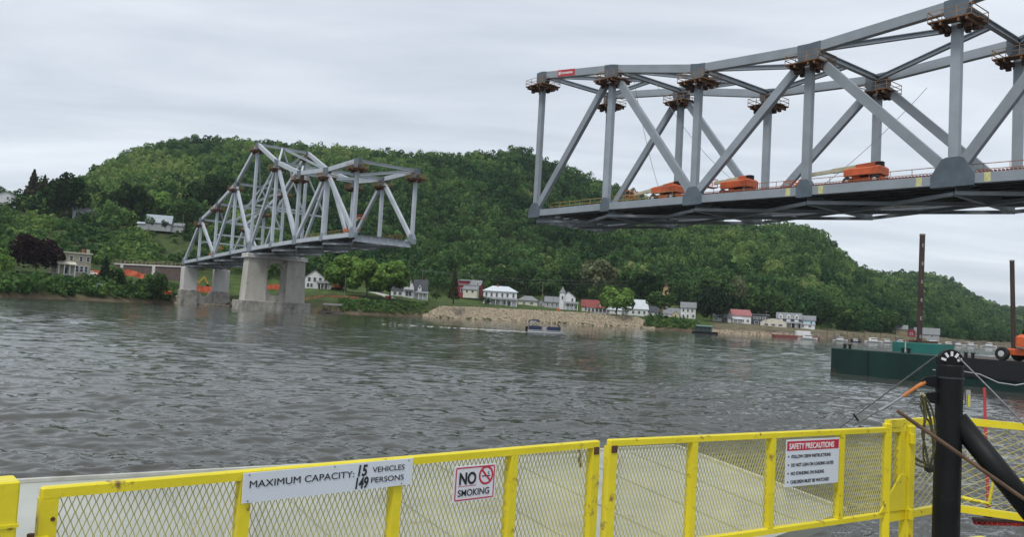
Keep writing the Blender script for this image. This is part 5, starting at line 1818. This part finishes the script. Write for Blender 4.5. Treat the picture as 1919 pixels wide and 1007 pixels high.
tree('small green tree behind the rightmost light green bank tree', 481, 326, 400, 24, 26, L_MID, n=500, trunk=.2)
tree('slender brownish spruce alone on the riverside lawn', 530.5, 336, 352, 13, 47, L_FADE, 'cone', 900, cardk=.8)
tree('round clipped dark bush on the lawn beside the spruce', 510.5, 333, 366, 13, 9.5, L_DARK, n=500, name='shrub', cat='bush', trunk=.02)
tree('low dark hedge bush behind the slender spruce', 523, 329, 384, 7, 4.5, L_DARK, n=200, name='shrub', cat='bush', trunk=.02)
tree('dark green bush by the porch of the large white house', 568, 338, 396, 15, 9, L_DARK, n=450, name='shrub', cat='bush', trunk=.02)
gb = 'trees behind the riverside houses'
for a in (('mid green tree rising behind the large white house', 590, 322, 452, 34, 30, L_MID, 1000),
          ('dark tree filling the gap above the white cottage', 613, 325, 462, 26, 28, L_DARK, 700),
          ('round green tree behind the tan cottage and the tall pole', 637, 337, 446, 44, 38, L_MID, 1500),
          ('dark green tree left of the pointed turret', 652, 330, 466, 30, 34, L_DARK, 800),
          ('tall green tree behind the turret house', 672, 322, 470, 36, 34, L_MID, 900),
          ('spreading tree in pale blossom above the red roofed cottage', 700, 326, 455, 52, 40, L_BLOOM, 1500),
          ('green tree right of the blossoming tree', 738, 330, 462, 36, 34, L_MID, 900),
          ('dark rounded tree below the bare earth patch', 757, 342, 456, 36, 42, L_DARK, 1300),
          ('small dark tree left of the two storey house', 795, 345, 458, 24, 28, L_DARK, 700),
          ('tall green tree with yellowish top behind the dark tree', 838, 346, 460, 52, 46, L_MID, 1700),
          ('pale topped tree above the marina end of the row', 862, 345, 468, 30, 40, L_BLOOM, 800),
          ('green tree behind the navy shop', 893, 352, 455, 36, 36, L_MID, 1000),
          ('round green tree behind the dormered inn', 916, 360, 448, 30, 36, L_MID, 1000),
          ('dark tree right of the pale blue house', 962, 371, 440, 34, 34, L_DARK, 1000),
          ('mid green tree above the marina boats', 992, 374, 452, 40, 38, L_MID, 1000),
          ('broad green tree left of the tall spud', 1036, 377, 500, 44, 34, L_MID, 1000)):
    tree(a[0], *a[1:6], a[6], n=a[7], group=gb, trunk=.14)
tree('light green tree standing alone on the stone bank edge', 722, 356, 403, 42, 39, L_LIGHT, n=2200, trunk=.22)
tree('tree with a dark leaning trunk behind the shore brush', 772, 357.5, 402, 40, 34, L_MID, n=1100, trunk=.36, lean=.12)
tree('big dark evergreen with a broad skirt on the riverside lawn', 833, 360, 418, 34, 44, L_SPRUCE, n=1900, trunk=.1)
tree('dark companion tree right of the big dark evergreen', 846, 358, 424, 22, 32, L_SPRUCE, n=800, trunk=.12)

# ------------------------------------------------------------------ barge with spuds
BARGE = mat('dark_green_hull', (0.008, 0.038, 0.031), 0.6, var=0.18, scale=0.4, spec=0.3, stretch=(1, 1, .4), col2=(0.006, 0.020, 0.017), bump=.1, bscale=3)
HULLBLK = mat('black_hull_band', (0.008, 0.008, 0.010), 0.6, var=0.3, scale=0.5)
TEAL = mat('teal_box_paint', (0.012, 0.135, 0.115), 0.5, var=0.12, scale=0.7)
SPUD = mat('rusty_spud_pipe', (0.075, 0.042, 0.034), 0.75, var=0.25, scale=1.5, stretch=(1, 1, .25), col2=(0.03, 0.02, 0.018))
q0 = atz(973.4, 418.5, 0); q1 = atz(1200, 443, 0)
bd = (q1 - q0)[:2]; bd = bd / np.linalg.norm(bd)
ang = math.atan2(bd[1], bd[0])
BT = 1.72
brg = thing('work_barge', 'long dark green steel work barge with a black end on the river', 'barge', (q0[0], q0[1], 0), ang)
_n0 = q0[:2]
Ls = on_line(1017, 400, _n0, bd)[0]; Lg = on_line(1122, 405, _n0, bd)[0]
MB().prism([(0, 0, -.6), (Lg, 0, -.6), (Lg, 0, BT), (0, 0, BT)], (0, 13, 0)).build('hull', BARGE, brg)
MB().prism([(Lg + .06, -.02, -.6), (42, -.02, -.6), (42, -.02, BT - .02), (Lg + .06, -.02, BT - .02)], (0, 13, 0)).build('hull', BARGE, brg)
MB().prism([(Lg + .2, -.10, .62), (42, -.10, .62), (42, -.10, BT + .06), (Lg + .2, -.10, BT + .06)], (0, .078, 0)).build('fender_band', HULLBLK, brg)
for x in (Ls, Lg + .03): MB().box((x, -.02, .55), (.1, .06, 2.2)).build('seam', HULLBLK, brg)
m = MB(); m.box((Lg / 2, .06, BT + .03), (Lg, .12, .06)); m.build('deck_edge', mat('worn_green_edge', (0.03, 0.075, 0.065), 0.6, var=.2), brg)
for x in (.5, 5.2, 9.6):
    m = MB()
    for e in (0, .45): m.lathe([(.10, BT), (.10, BT + .32), (.15, BT + .34), (.15, BT + .38)], (x + e, .8, 0), 10)
    m.box((x + .22, .8, BT + .03), (.8, .3, .05))
    m.build('bollard', HULLBLK, brg)
m = MB(); m.box((21, 6.6, BT + .006), (41, 12.4, .012)); m.build('deck_plating', mat('rusty_deck_plate', (0.09, 0.07, 0.055), 0.85, var=.25, scale=.6), brg)


def blocal(u, v, back):
    """point on the barge deck on the sight column u, 'back' metres behind the near side -> world"""
    n = np.array([-bd[1], bd[0]])
    A = q0[:2] + n * back
    s_, z = on_line(u, v, A, bd)
    return A + bd * s_, z


pc, _ = blocal(1081, 395, 5.2)
Yb = pc[1]
tbx = thing('spud_well', 'teal steel spud box standing on the green barge', 'spud box', (pc[0], pc[1], BT + .012), ang)
MB().bbox((0, 0, .38), (3.5, 2.0, .76), .04).build('box', TEAL, tbx)
MB().box((-.65, -1.005, .4), (.09, .012, .72)).build('white_mark', mat('pale_mark', (.5, .52, .48), .7), tbx)
m = MB()
for x in (-.5, .55): m.box((x, 0, .85), (.35, 1.3, .16))
m.build('guide_collar', RUST, tbx)


def spud(label, u0, v0, u1, v1, Y, wpx, marks, zb):
    top = aty(u0, v0, Y); bot = aty(u1, v1, Y)
    r_ = wpx / 2 * Y / FPX
    t = thing('spud_pile', label, 'spud', (bot[0], Y, zb), 0, 'spuds of the work barge')
    tp = Vector((top[0] - bot[0], 0, top[2] - zb))
    MB().tube([(0, 0, 0), tp], r_, 14).build('pipe', SPUD, t)
    m = MB()
    for i in range(marks):
        f = 1 - (i + .55) * (1.0 / marks) * .96
        c = tp * f
        y = -r_ - .004
        a = r_ * .5
        m.box((c.x, y, c.z + a), (a * 1.3, .012, .045)); m.box((c.x, y, c.z - a), (a * 1.3, .012, .045)); m.box((c.x - a * .6, y, c.z), (.05, .012, a * 2))
        if i % 2: m.box((c.x, y, c.z), (a * 1.0, .012, .04))
    if marks: m.build('draft_marks', mat('faded_white_mark', (.42, .40, .37), .8), t)
    m = MB().tube([tp, tp + Vector((0, 0, .12))], r_ * 1.08, 14); m.build('top_ring', mat('pale_rust', (.2, .16, .14), .8), t)


spud('tall rusty spud pipe with faded white marks rising from the teal box', 1081, 258.5, 1077, 391, Yb, 6.0, 6, BT + .3)
spud('thinner rusty spud pipe behind the orange machine at right', 1186, 289, 1188.5, 380, Yb + 5, 5.0, 0, BT)
mp_, _ = blocal(1196, 398, 2.4)
boom_lift('orange boom lift on the barge, cut by the right edge of the view', (mp_[0] + .62, mp_[1], BT + .012), ang, 7.5, (2.3, 2.0), False, cat='boom lift', s=.78, off=1.3)

# ------------------------------------------------------------------ boats
NAVY = mat('navy_canvas', (0.022, 0.035, 0.085), 0.7, var=0.12, scale=2)
ALU = mat('pale_aluminium', (0.50, 0.51, 0.53), 0.35, metal=.4, var=.06, scale=3)
BOATW = mat('white_gelcoat', (0.74, 0.74, 0.72), 0.3, var=.04, scale=1)
SKIN = mat('skin', (.42, .25, .18), .6, var=.04)


def hullmesh(L, B, H, flat=False):
    """pointed hull, bow at +x"""
    m = MB()
    st = [(-.5, .86, .0), (-.2, 1.0, 0), (.15, .95, .02), (.36, .62, .10), (.5, .03, .26)]
    rings = []
    for t, w, rise in st:
        b = B / 2 * w
        rings.append([(t * L, -b, H + rise * H), (t * L, -b * .8, .25 * H), (t * L, 0, -.25 * H + rise * H), (t * L, b * .8, .25 * H), (t * L, b, H + rise * H)])
    vs = sum(rings, []); fs = []
    for i in range(len(st) - 1):
        for j in range(4):
            a = i * 5 + j; fs.append((a, a + 5, a + 6, a + 1))
        fs.append((i * 5 + 4, i * 5 + 9, i * 5 + 5, i * 5))
    fs.append((0, 1, 2, 3, 4))
    m.add(vs, fs)
    return m


pb = atz(638, 373.2, 0)
pon = thing('pontoon_boat', 'blue and white pontoon boat with a folded canopy motoring past', 'boat', (pb[0], pb[1], 0), R(-4))
ps = pb[1] / FPX
PL = 42 * ps / .9
pon.scale = (.9, .9, .86)
for y in (-.9, .9):
    MB().tube([(-PL * .46, y, .18), (PL * .42, y, .18), (PL * .5, y, .32)], .30, 12, .18).build('pontoon', ALU, pon)
MB().box((0, 0, .58), (PL * .94, 2.4, .12)).build('deck', ALU, pon)
m = MB()
for y in (-1.15, 1.15):
    m.box((-PL * .26, y, 1.02), (PL * .34, .05, .76)); m.box((PL * .25, y, 1.02), (PL * .36, .05, .76))
m.box((PL * .44, 0, 1.02), (.05, 2.2, .76)); m.box((-PL * .44, .3, 1.02), (.05, 1.6, .76))
m.build('fence_panel', NAVY, pon)
m = MB()
m.bbox((-PL * .28, .6, 1.0), (PL * .22, .7, .7), .08); m.bbox((PL * .2, .7, 1.0), (PL * .3, .6, .65), .08); m.bbox((0, -.4, .95), (.6, .6, .6), .1)
m.build('seats', mat('grey_seat_vinyl', (.36, .36, .37), .6), pon)
m = MB()
for y in (-1.1, 1.1):
    m.tube([(-PL * .1, y, 1.3), (-PL * .3, y, 2.5), (-PL * .42, y, 2.2)], .035, 6); m.tube([(-PL * .42, y, 1.3), (-PL * .24, y, 2.55)], .035, 6)
m.build('canopy_frame', ALU, pon)
m = MB(); m.tube([(-PL * .46, 0, 1.95), (-PL * .42, 0, 2.35), (-PL * .32, 0, 2.62), (-PL * .2, 0, 2.55), (-PL * .14, 0, 2.3)], .17, 10); m.build('folded_canopy', NAVY, pon)
MB().bbox((-PL * .5, 0, .75), (.5, .4, 1.0), .1).build('outboard_motor', BLACK, pon)


def seated(label, x, y, col):
    w = Vector(pon.location); a = pon.rotation_euler.z
    p = (w.x + x * math.cos(a) - y * math.sin(a), w.y + x * math.sin(a) + y * math.cos(a), 1.3)
    # one continuous body: skin modifier over a seated skeleton
    me = bpy.data.meshes.new('person')
    J = [(0, 0, 0), (0, 0, .25), (0, 0, .48), (0, 0, .58), (.02, 0, .72), (.42, -.12, .05), (.46, -.13, -.42), (.42, .12, .05), (.46, .13, -.42), (.02, -.21, .46), (.14, -.26, .2), (.36, -.16, .22), (.02, .21, .46), (.14, .26, .2), (.36, .16, .22)]
    E_ = [(0, 1), (1, 2), (2, 3), (3, 4), (0, 5), (5, 6), (0, 7), (7, 8), (2, 9), (9, 10), (10, 11), (2, 12), (12, 13), (13, 14)]
    me.from_pydata(J, E_, [])
    o = bpy.data.objects.new('person', me); COL.objects.link(o)
    md = o.modifiers.new('skin', 'SKIN')
    if not me.skin_vertices: me.skin_vertices.new()
    rad = [.15, .15, .15, .06, .105, .085, .05, .085, .05, .065, .05, .035, .065, .05, .035]
    for v, r_ in zip(me.skin_vertices[0].data, rad): v.radius = (r_, r_)
    me.skin_vertices[0].data[0].use_root = True
    ss = o.modifiers.new('smooth', 'SUBSURF'); ss.levels = 1; ss.render_levels = 1
    me.materials.append(col)
    o.location = p; o.rotation_euler = (0, 0, a)
    tag(o, label, 'person')


seated('person in a pale shirt seated at the helm of the pontoon boat', -.1, .2, mat('pale_shirt', (.45, .38, .33), .8))
seated('person in dark clothes seated towards the bow of the pontoon boat', PL * .32, .5, mat('dark_shirt', (.06, .05, .06), .8))
# foam of the wake behind the boat
rng_ = np.random.RandomState(2)
V = []; F = []
for i in range(150):
    t = rng_.rand() ** 1.3
    x = pb[0] - PL * .5 - t * 26; y = pb[1] + rng_.normal(0, .35 + t * 1.6) - t * 1.0 + .8
    if rng_.rand() < t * .75: continue
    a = rng_.uniform(.15, .5); b_ = rng_.uniform(.10, .25); h = rng_.uniform(.03, .09) * (1 - t * .5)
    k = len(V)
    V += [(x - a, y, .05), (x, y - b_, .05), (x + a, y, .05), (x, y + b_, .05), (x, y, .07 + h)]
    F += [(k, k + 1, k + 4), (k + 1, k + 2, k + 4), (k + 2, k + 3, k + 4), (k + 3, k, k + 4)]
tag(meshobj('wake_foam', V, F, mat('white_foam', (.50, .52, .52), .9, var=.05)), kind='stuff')

# moored houseboat by the brush
hb = atz(826, 373.5, 0)
k_ = hb[1] / FPX
hbt = thing('houseboat', 'dark green covered houseboat moored at the brushy bank', 'boat', (hb[0], hb[1], 0), R(4))
MB().bbox((0, 0, .35), (28 * k_, 3.6, 1.0), .12).build('hull', BLACK, hbt)
MB().bbox((-2 * k_, .2, 1.7), (17 * k_, 3.0, 1.9), .1).build('cabin', mat('dark_green_cabin', (.03, .055, .05), .7, var=.15), hbt)
MB().prism([(-11 * k_, -1.7, 2.66), (-11 * k_, 1.8, 2.66), (-11 * k_, 1.8, 2.85), (-11 * k_, .1, 3.3), (-11 * k_, -1.7, 2.85)], (19 * k_, 0, 0)).build('roof', mat('green_tarp_roof', (.10, .17, .14), .7, var=.1), hbt)
m = MB()
for x in (-6, -1.5, 3): m.box((x * k_, -1.31, 1.85), (2.6 * k_, .04, .8))
m.build('window', GLASS, hbt)
m = MB()
for x in (8, 10.5, 13): m.box((x * k_, -1.2, 1.3), (.07, .07, 1.1))
m.beam((8 * k_, -1.2, 1.82), (13 * k_, -1.2, 1.82), .06, .06)
m.build('bow_rail', ALU, hbt)

# dock beside the main pier
dk = atz(388, 349.5, 0); k_ = dk[1] / FPX
dt = thing('boat_dock', 'old roofed boat dock on the bank just right of the main pier', 'dock', (dk[0], dk[1], 0), R(3))
MB().box((0, 0, .45), (26 * k_, 4, .5)).build('floor', mat('grey_dock_boards', (.14, .13, .12), .9, var=.2), dt)
MB().prism([(-10 * k_, -2.2, 2.6), (-10 * k_, 2, 3.2), (-10 * k_, 2, 3.4), (-10 * k_, -2.2, 2.8)], (22 * k_, 0, 0)).build('roof', mat('dull_roof', (.17, .16, .15), .9, var=.2), dt)
m = MB()
for x in (-9, -2, 5, 11):
    for y in (-1.8, 1.6): m.box((x * k_, y, 1.65), (.18, .18, 2.1))
m.build('posts', WALL_BROWN, dt)


def motorboat(label, u, v, wpx, cabin='white', rot=0, trim=None, canvas=None):
    p = atz(u, v, 0); k = p[1] / FPX
    L = wpx * k
    t = thing('motor_boat', label, 'boat', (p[0], p[1], 0), R(rot), 'boats at the marina')
    hullmesh(L, L * .34, L * .10).build('hull', trim or BOATW, t)
    hh = L * .10
    c = MB().bbox((-.04 * L, 0, hh + .09 * L), (.42 * L, .24 * L, .17 * L), .02 * L).build('cabin', BOATW, t)
    MB().box((-.02 * L, 0, hh + .115 * L), (.435 * L, .245 * L, .05 * L)).build('window_band', GLASS, c)
    if canvas: MB().bbox((-.3 * L, 0, hh + .2 * L), (.3 * L, .26 * L, .03 * L), .01).build('canvas_top', canvas, t)
    return t


BLUEC = mat('blue_canvas', (.05, .12, .28), .7, var=.1)
REDH2 = mat('dull_red_hull', (.20, .06, .05), .7, var=.2)
tb_ = thing('landing_barge', 'long rusty red landing barge tied up at the marina end', 'barge', atz(934, 379.3, 0), R(-4))
k_ = atz(934, 379.3, 0)[1] / FPX
MB().bbox((0, 2, .5), (52 * k_, 5, 1.5), .1).build('hull', REDH2, tb_)
MB().bbox((8 * k_, 2, 2.2), (16 * k_, 2.6, 2.0), .1).build('deckhouse', BOATW, tb_)
m = MB()
for x in np.linspace(-24, 24, 9): m.box((x * k_, -.4, 1.7), (.1, .1, 1.1))
m.beam((-24 * k_, -.4, 2.2), (24 * k_, -.4, 2.2), .08, .08); m.build('railing', ALU, tb_)
for a in (('white cabin boat in front of the rusty landing barge', 947, 380.5, 22, 0, None, None),
          ('white runabout with a blue canvas left of the jetty posts', 985, 382.3, 17, 5, None, BLUEC),
          ('small dark hulled boat beside the jetty posts', 1003, 383.2, 12, -6, NAVY, None),
          ('large white cruiser left of the teal spud box', 1024, 384, 20, 4, None, None),
          ('white cruiser with a tall cabin beside the larger one', 1040, 384.3, 15, 12, None, BOATW),
          ('boat with a bright blue tarp just left of the teal box', 1055, 385.2, 16, 0, BLUEC, BLUEC),
          ('white boat just right of the tall rusty spud', 1094, 386.4, 17, -4, None, None),
          ('boat with a faded red hull right of the teal box', 1112, 387.2, 15, 6, REDH2, None),
          ('boat under a blue cover right of the red hulled one', 1123, 387.6, 14, 0, None, BLUEC),
          ('white boat with a canopy before the far right trees', 1138, 388.2, 15, 3, None, BOATW),
          ('small white skiff between the two white cruisers', 1032, 382.6, 9, -10, None, None),
          ('pale boat with a dark cabin behind the rusty landing barge', 963, 378.6, 13, 8, None, NAVY),
          ('white houseboat style cruiser just left of the jetty end', 1013, 381.2, 12, -3, None, BOATW),
          ('small grey hulled boat between the red hulled and blue covered boats', 1117, 386.0, 9, 14, ALU, None),
          ('white boat half hidden behind the far right canopied one', 1148, 387.4, 11, -8, None, None),
          ('dark canopied boat nearest the orange machine on the barge', 1159, 389.4, 18, 0, None, NAVY)):
    motorboat(*a[:4], 'white', a[4], a[5], a[6])

# jetty with posts along the marina
jp = [atz(u, v, 0) for u, v in ((968, 380.2), (1012, 381.8), (1048, 383.4))]
jt = thing('jetty', 'wooden marina jetty with tall posts behind the moored boats', 'jetty', jp[0])
m = MB(); o3 = Vector([float(c) for c in jp[0]])
for a, b_ in zip(jp, jp[1:]):
    m.beam(Vector([float(c) for c in a]) - o3 + Vector((0, 0, .8)), Vector([float(c) for c in b_]) - o3 + Vector((0, 0, .8)), 2.0, .3)
m.build('walkway', mat('weathered_boards', (.22, .17, .13), .9, var=.2), jt)
for i in range(13):
    t_ = i / 12 * 2; a = jp[min(1, int(t_))]; b_ = jp[min(1, int(t_)) + 1]; f = t_ - min(1, int(t_))
    p = Vector([float(c) for c in (a * (1 - f) + b_ * f)]) - o3
    MB().box((p.x, p.y - 1.1, 1.4), (.28, .28, 4.0 if i % 3 else 6.4)).build('mooring_pile', WALL_BROWN, jt)

# ------------------------------------------------------------------ utility poles and wires
POLE = mat('grey_wood_pole', (.20, .17, .14), .9, var=.2, scale=2)
def pole(label, u, v, vt, Y, cross=True):
    a = aty(u, v, Y); b_ = aty(u, vt, Y)
    t = thing('utility_pole', label, 'pole', a, 0, 'utility poles along the riverside')
    H_ = b_[2] - a[2]
    MB().tube([(0, 0, -.5), (0, 0, H_)], .16, 8, .11).build('shaft', POLE, t)
    if cross:
        MB().box((0, -.14, H_ - .5), (2.2, .12, .14)).build('crossarm', POLE, t)
    return Vector([float(c) for c in a]) + Vector((0, 0, H_ - .4))


p1 = pole('utility pole standing behind the white gothic house', 494.5, 318, 298.5, 420)
p2 = pole('tall pale pole on the lawn between the cottage and turret house', 634.5, 345, 312, 405, False)
p3 = pole('shorter pole in front of the turret house', 647.5, 348, 327, 402, False)
p4 = pole('pale flagpole beside the small white cottage', 761.5, 353.5, 335, 418, False)
p5 = pole('bare pole on the lawn below the light green bank trees', 403.5, 332, 305, 322, False)
p6 = pole('brown pole with a crossarm between the navy shop and the inn', 897.5, 366, 346.5, 410)
p7 = pole('thin pole beside the white metal roofed hillside house', 214, 248, 234, 415, False)
pole('thin leaning pole by the faded red roofed house', 850, 356, 326, 428, False)
strand('power_line', 'upper power line strung in front of the wood behind the houses', [tuple(p1 + Vector((-.9, 0, .2))), tuple(p1.lerp(Vector((xu(735, 440), 440, 25)), .5) - Vector((0, 0, 2.0))), (xu(735, 440), 440, 25)], .05, WIRE, 'power line', 'power lines behind the riverside houses')
strand('power_line', 'lower power line strung in front of the wood behind the houses', [tuple(p1 + Vector((.9, 0, -.3))), tuple(p1.lerp(Vector((xu(735, 440), 440, 23)), .5) - Vector((0, 0, 2.6))), (xu(735, 440), 440, 23)], .05, WIRE, 'power line', 'power lines behind the riverside houses')


# ------------------------------------------------------------------ cars and site odds and ends
def car(label, u, v, Y, col, rz=0.0, truck=False):
    p = aty(u, v, Y)
    t = thing('parked_car', label, 'car', p, rz - math.atan2(p[0], Y), 'cars parked on the far bank')
    MB().bbox((0, 0, .62), (4.4, 1.75, .65), .12).build('body', col, t)
    c = MB().bbox((-.25, 0, 1.2), (2.3, 1.5, .6), .2).build('cabin', col, t)
    MB().box((-.25, 0, 1.2), (1.9, 1.53, .3)).build('window', GLASS, c)
    for x in (-1.4, 1.4):
        for y in (-.82, .82): MB().lathe([(.12, -.1), (.33, -.1), (.33, .1), (.12, .1)], (0, 0, 0), 12, 'y').build('wheel', RUBBER, t, loc=(x, y, .33))


DKC = mat('dark_car_paint', (.02, .022, .028), .3, var=.1)
SLV = mat('silver_car_paint', (.42, .43, .45), .35, metal=.3, var=.06)
car('black car parked left of the gothic house behind the bank trees', 434.5, 325.5, 380, DKC, .2)
car('dark grey car parked nearest the gothic house', 443.5, 326.6, 378, mat('grey_car_paint', (.10, .11, .13), .3), .2)
car('black pickup parked right of the white farmhouse', 399, 322.5, 352, DKC, .1)
car('silver car at the marina behind the rusty landing barge', 908, 373.2, 408, SLV, .3)
car('dark car at the marina behind the rusty landing barge', 914.5, 373.6, 406, DKC, .3)
car('white car in front of the orange mesh fence and spruce', 106, 304.8, 290, BOATW, .1)
car('silver car on the approach road behind the spruce', 108, 286.5, 345, SLV, 0)


def barrier(label, u, v, Y, w, h):
    p = aty(u, v, Y)
    t = thing('site_barrier', label, 'barrier', p, -math.atan2(p[0], Y), 'orange barriers on the riverside')
    MB().bbox((0, 0, h / 2 + .15), (w, .5, h), .12).build('panel', ORANGE, t)
    m = MB(); m.box((-w * .35, 0, .06), (.3, 1.1, .14)); m.box((w * .35, 0, .06), (.3, 1.1, .14)); m.build('feet', BLACK, t)


barrier('orange site barrier at the trunk of the rightmost light green bank tree', 455, 334, 348, 2.6, 1.7)
barrier('small orange site barrier on the bank below the turret house', 654.5, 349, 402, 1.6, 2.1)
pth = [(432, 325), (440, 327.5), (446, 330.5), (450, 333.5), (454, 336.5)]
V = []; F = []
for i, (u, v) in enumerate(pth):
    Y = 372 - i * 6
    w = 3.4
    x = xu(u, Y); z = tz(u, Y) + .14
    V += [(x - w, Y, z), (x + w, Y, z)]
    if i: F.append((2 * i - 2, 2 * i - 1, 2 * i + 1, 2 * i))
tag(meshobj('boat_ramp', V, F, mat('pale_concrete_path', (.42, .40, .35), .9, var=.1)), kind='structure')
V = []; F = []
for i, u in enumerate(range(-60, 70, 10)):
    Y = knots(u)[1, 0] + 12
    V += [(xu(u, Y), Y, tz(u, Y) + .25), (xu(u, Y + 5), Y + 5, tz(u, Y + 5) + .3)]
    if i: F.append((2 * i - 2, 2 * i, 2 * i + 1, 2 * i - 1))
tag(meshobj('railway_bed', V, F, mat('grey_ballast', (.20, .185, .17), .95, var=.25, scale=2)), kind='structure')
fr_ = aty(116, 329, 262)
t = thing('pale_frame', 'pale metal frame standing in the brush near the juniper', 'frame', fr_)
m = MB()
for x in (-.9, .9): m.box((x, 0, 1.8), (.14, .14, 4.2))
m.box((0, 0, 3.9), (1.94, .14, .14)); m.build('posts', ALU, t)

add_wear(CONC, (0.13, 0.12, 0.105), .58, .72, .35)
add_wear(CONC_OLD, (0.12, 0.11, 0.09), .52, .70, .5)
add_wear(RAMPM, (0.22, 0.17, 0.11), .60, .74, 2.2)
add_wear(BARGE, (0.055, 0.04, 0.03), .60, .72, 1.2)
add_wear(BLACK, (0.045, 0.04, 0.036), .60, .74, 5.0)
add_wear(ORANGE, (0.10, 0.05, 0.03), .62, .75, 2.0)

jp2 = [atz(u, v, 0) for u, v in ((1090, 384.6), (1130, 386.3), (1168, 388.0))]
jt2 = thing('jetty', 'second wooden jetty with posts right of the tall rusty spud', 'jetty', jp2[0])
o3 = Vector([float(c) for c in jp2[0]])
m = MB()
for a, b_ in zip(jp2, jp2[1:]):
    m.beam(Vector([float(c) for c in a]) - o3 + Vector((0, 0, .8)), Vector([float(c) for c in b_]) - o3 + Vector((0, 0, .8)), 2.0, .3)
m.build('walkway', mat('weathered_boards', (.22, .17, .13), .9, var=.2), jt2)
for i in range(11):
    t_ = i / 10 * 2; a = jp2[min(1, int(t_))]; b_ = jp2[min(1, int(t_)) + 1]; f = t_ - min(1, int(t_))
    p = Vector([float(c) for c in (a * (1 - f) + b_ * f)]) - o3
    MB().box((p.x, p.y - 1.1, 1.8), (.32, .32, 5.0 if i % 3 else 9.0)).build('mooring_pile', WALL_BROWN, jt2)

# ------------------------------------------------------------------ air
hm = bpy.data.materials.new('river_haze'); hm.use_nodes = True
t = hm.node_tree; t.nodes.clear()
o_ = nd(t, 'ShaderNodeOutputMaterial'); pv_ = nd(t, 'ShaderNodeVolumePrincipled')
pv_.inputs['Color'].default_value = (0.80, 0.86, 0.93, 1); pv_.inputs['Density'].default_value = 0.00008; pv_.inputs['Anisotropy'].default_value = 0.2
ln(t, pv_.outputs[0], o_.inputs['Volume'])
tag(MB().box((0, 3500, 145), (18600, 20000, 302)).build('haze', hm), kind='stuff')
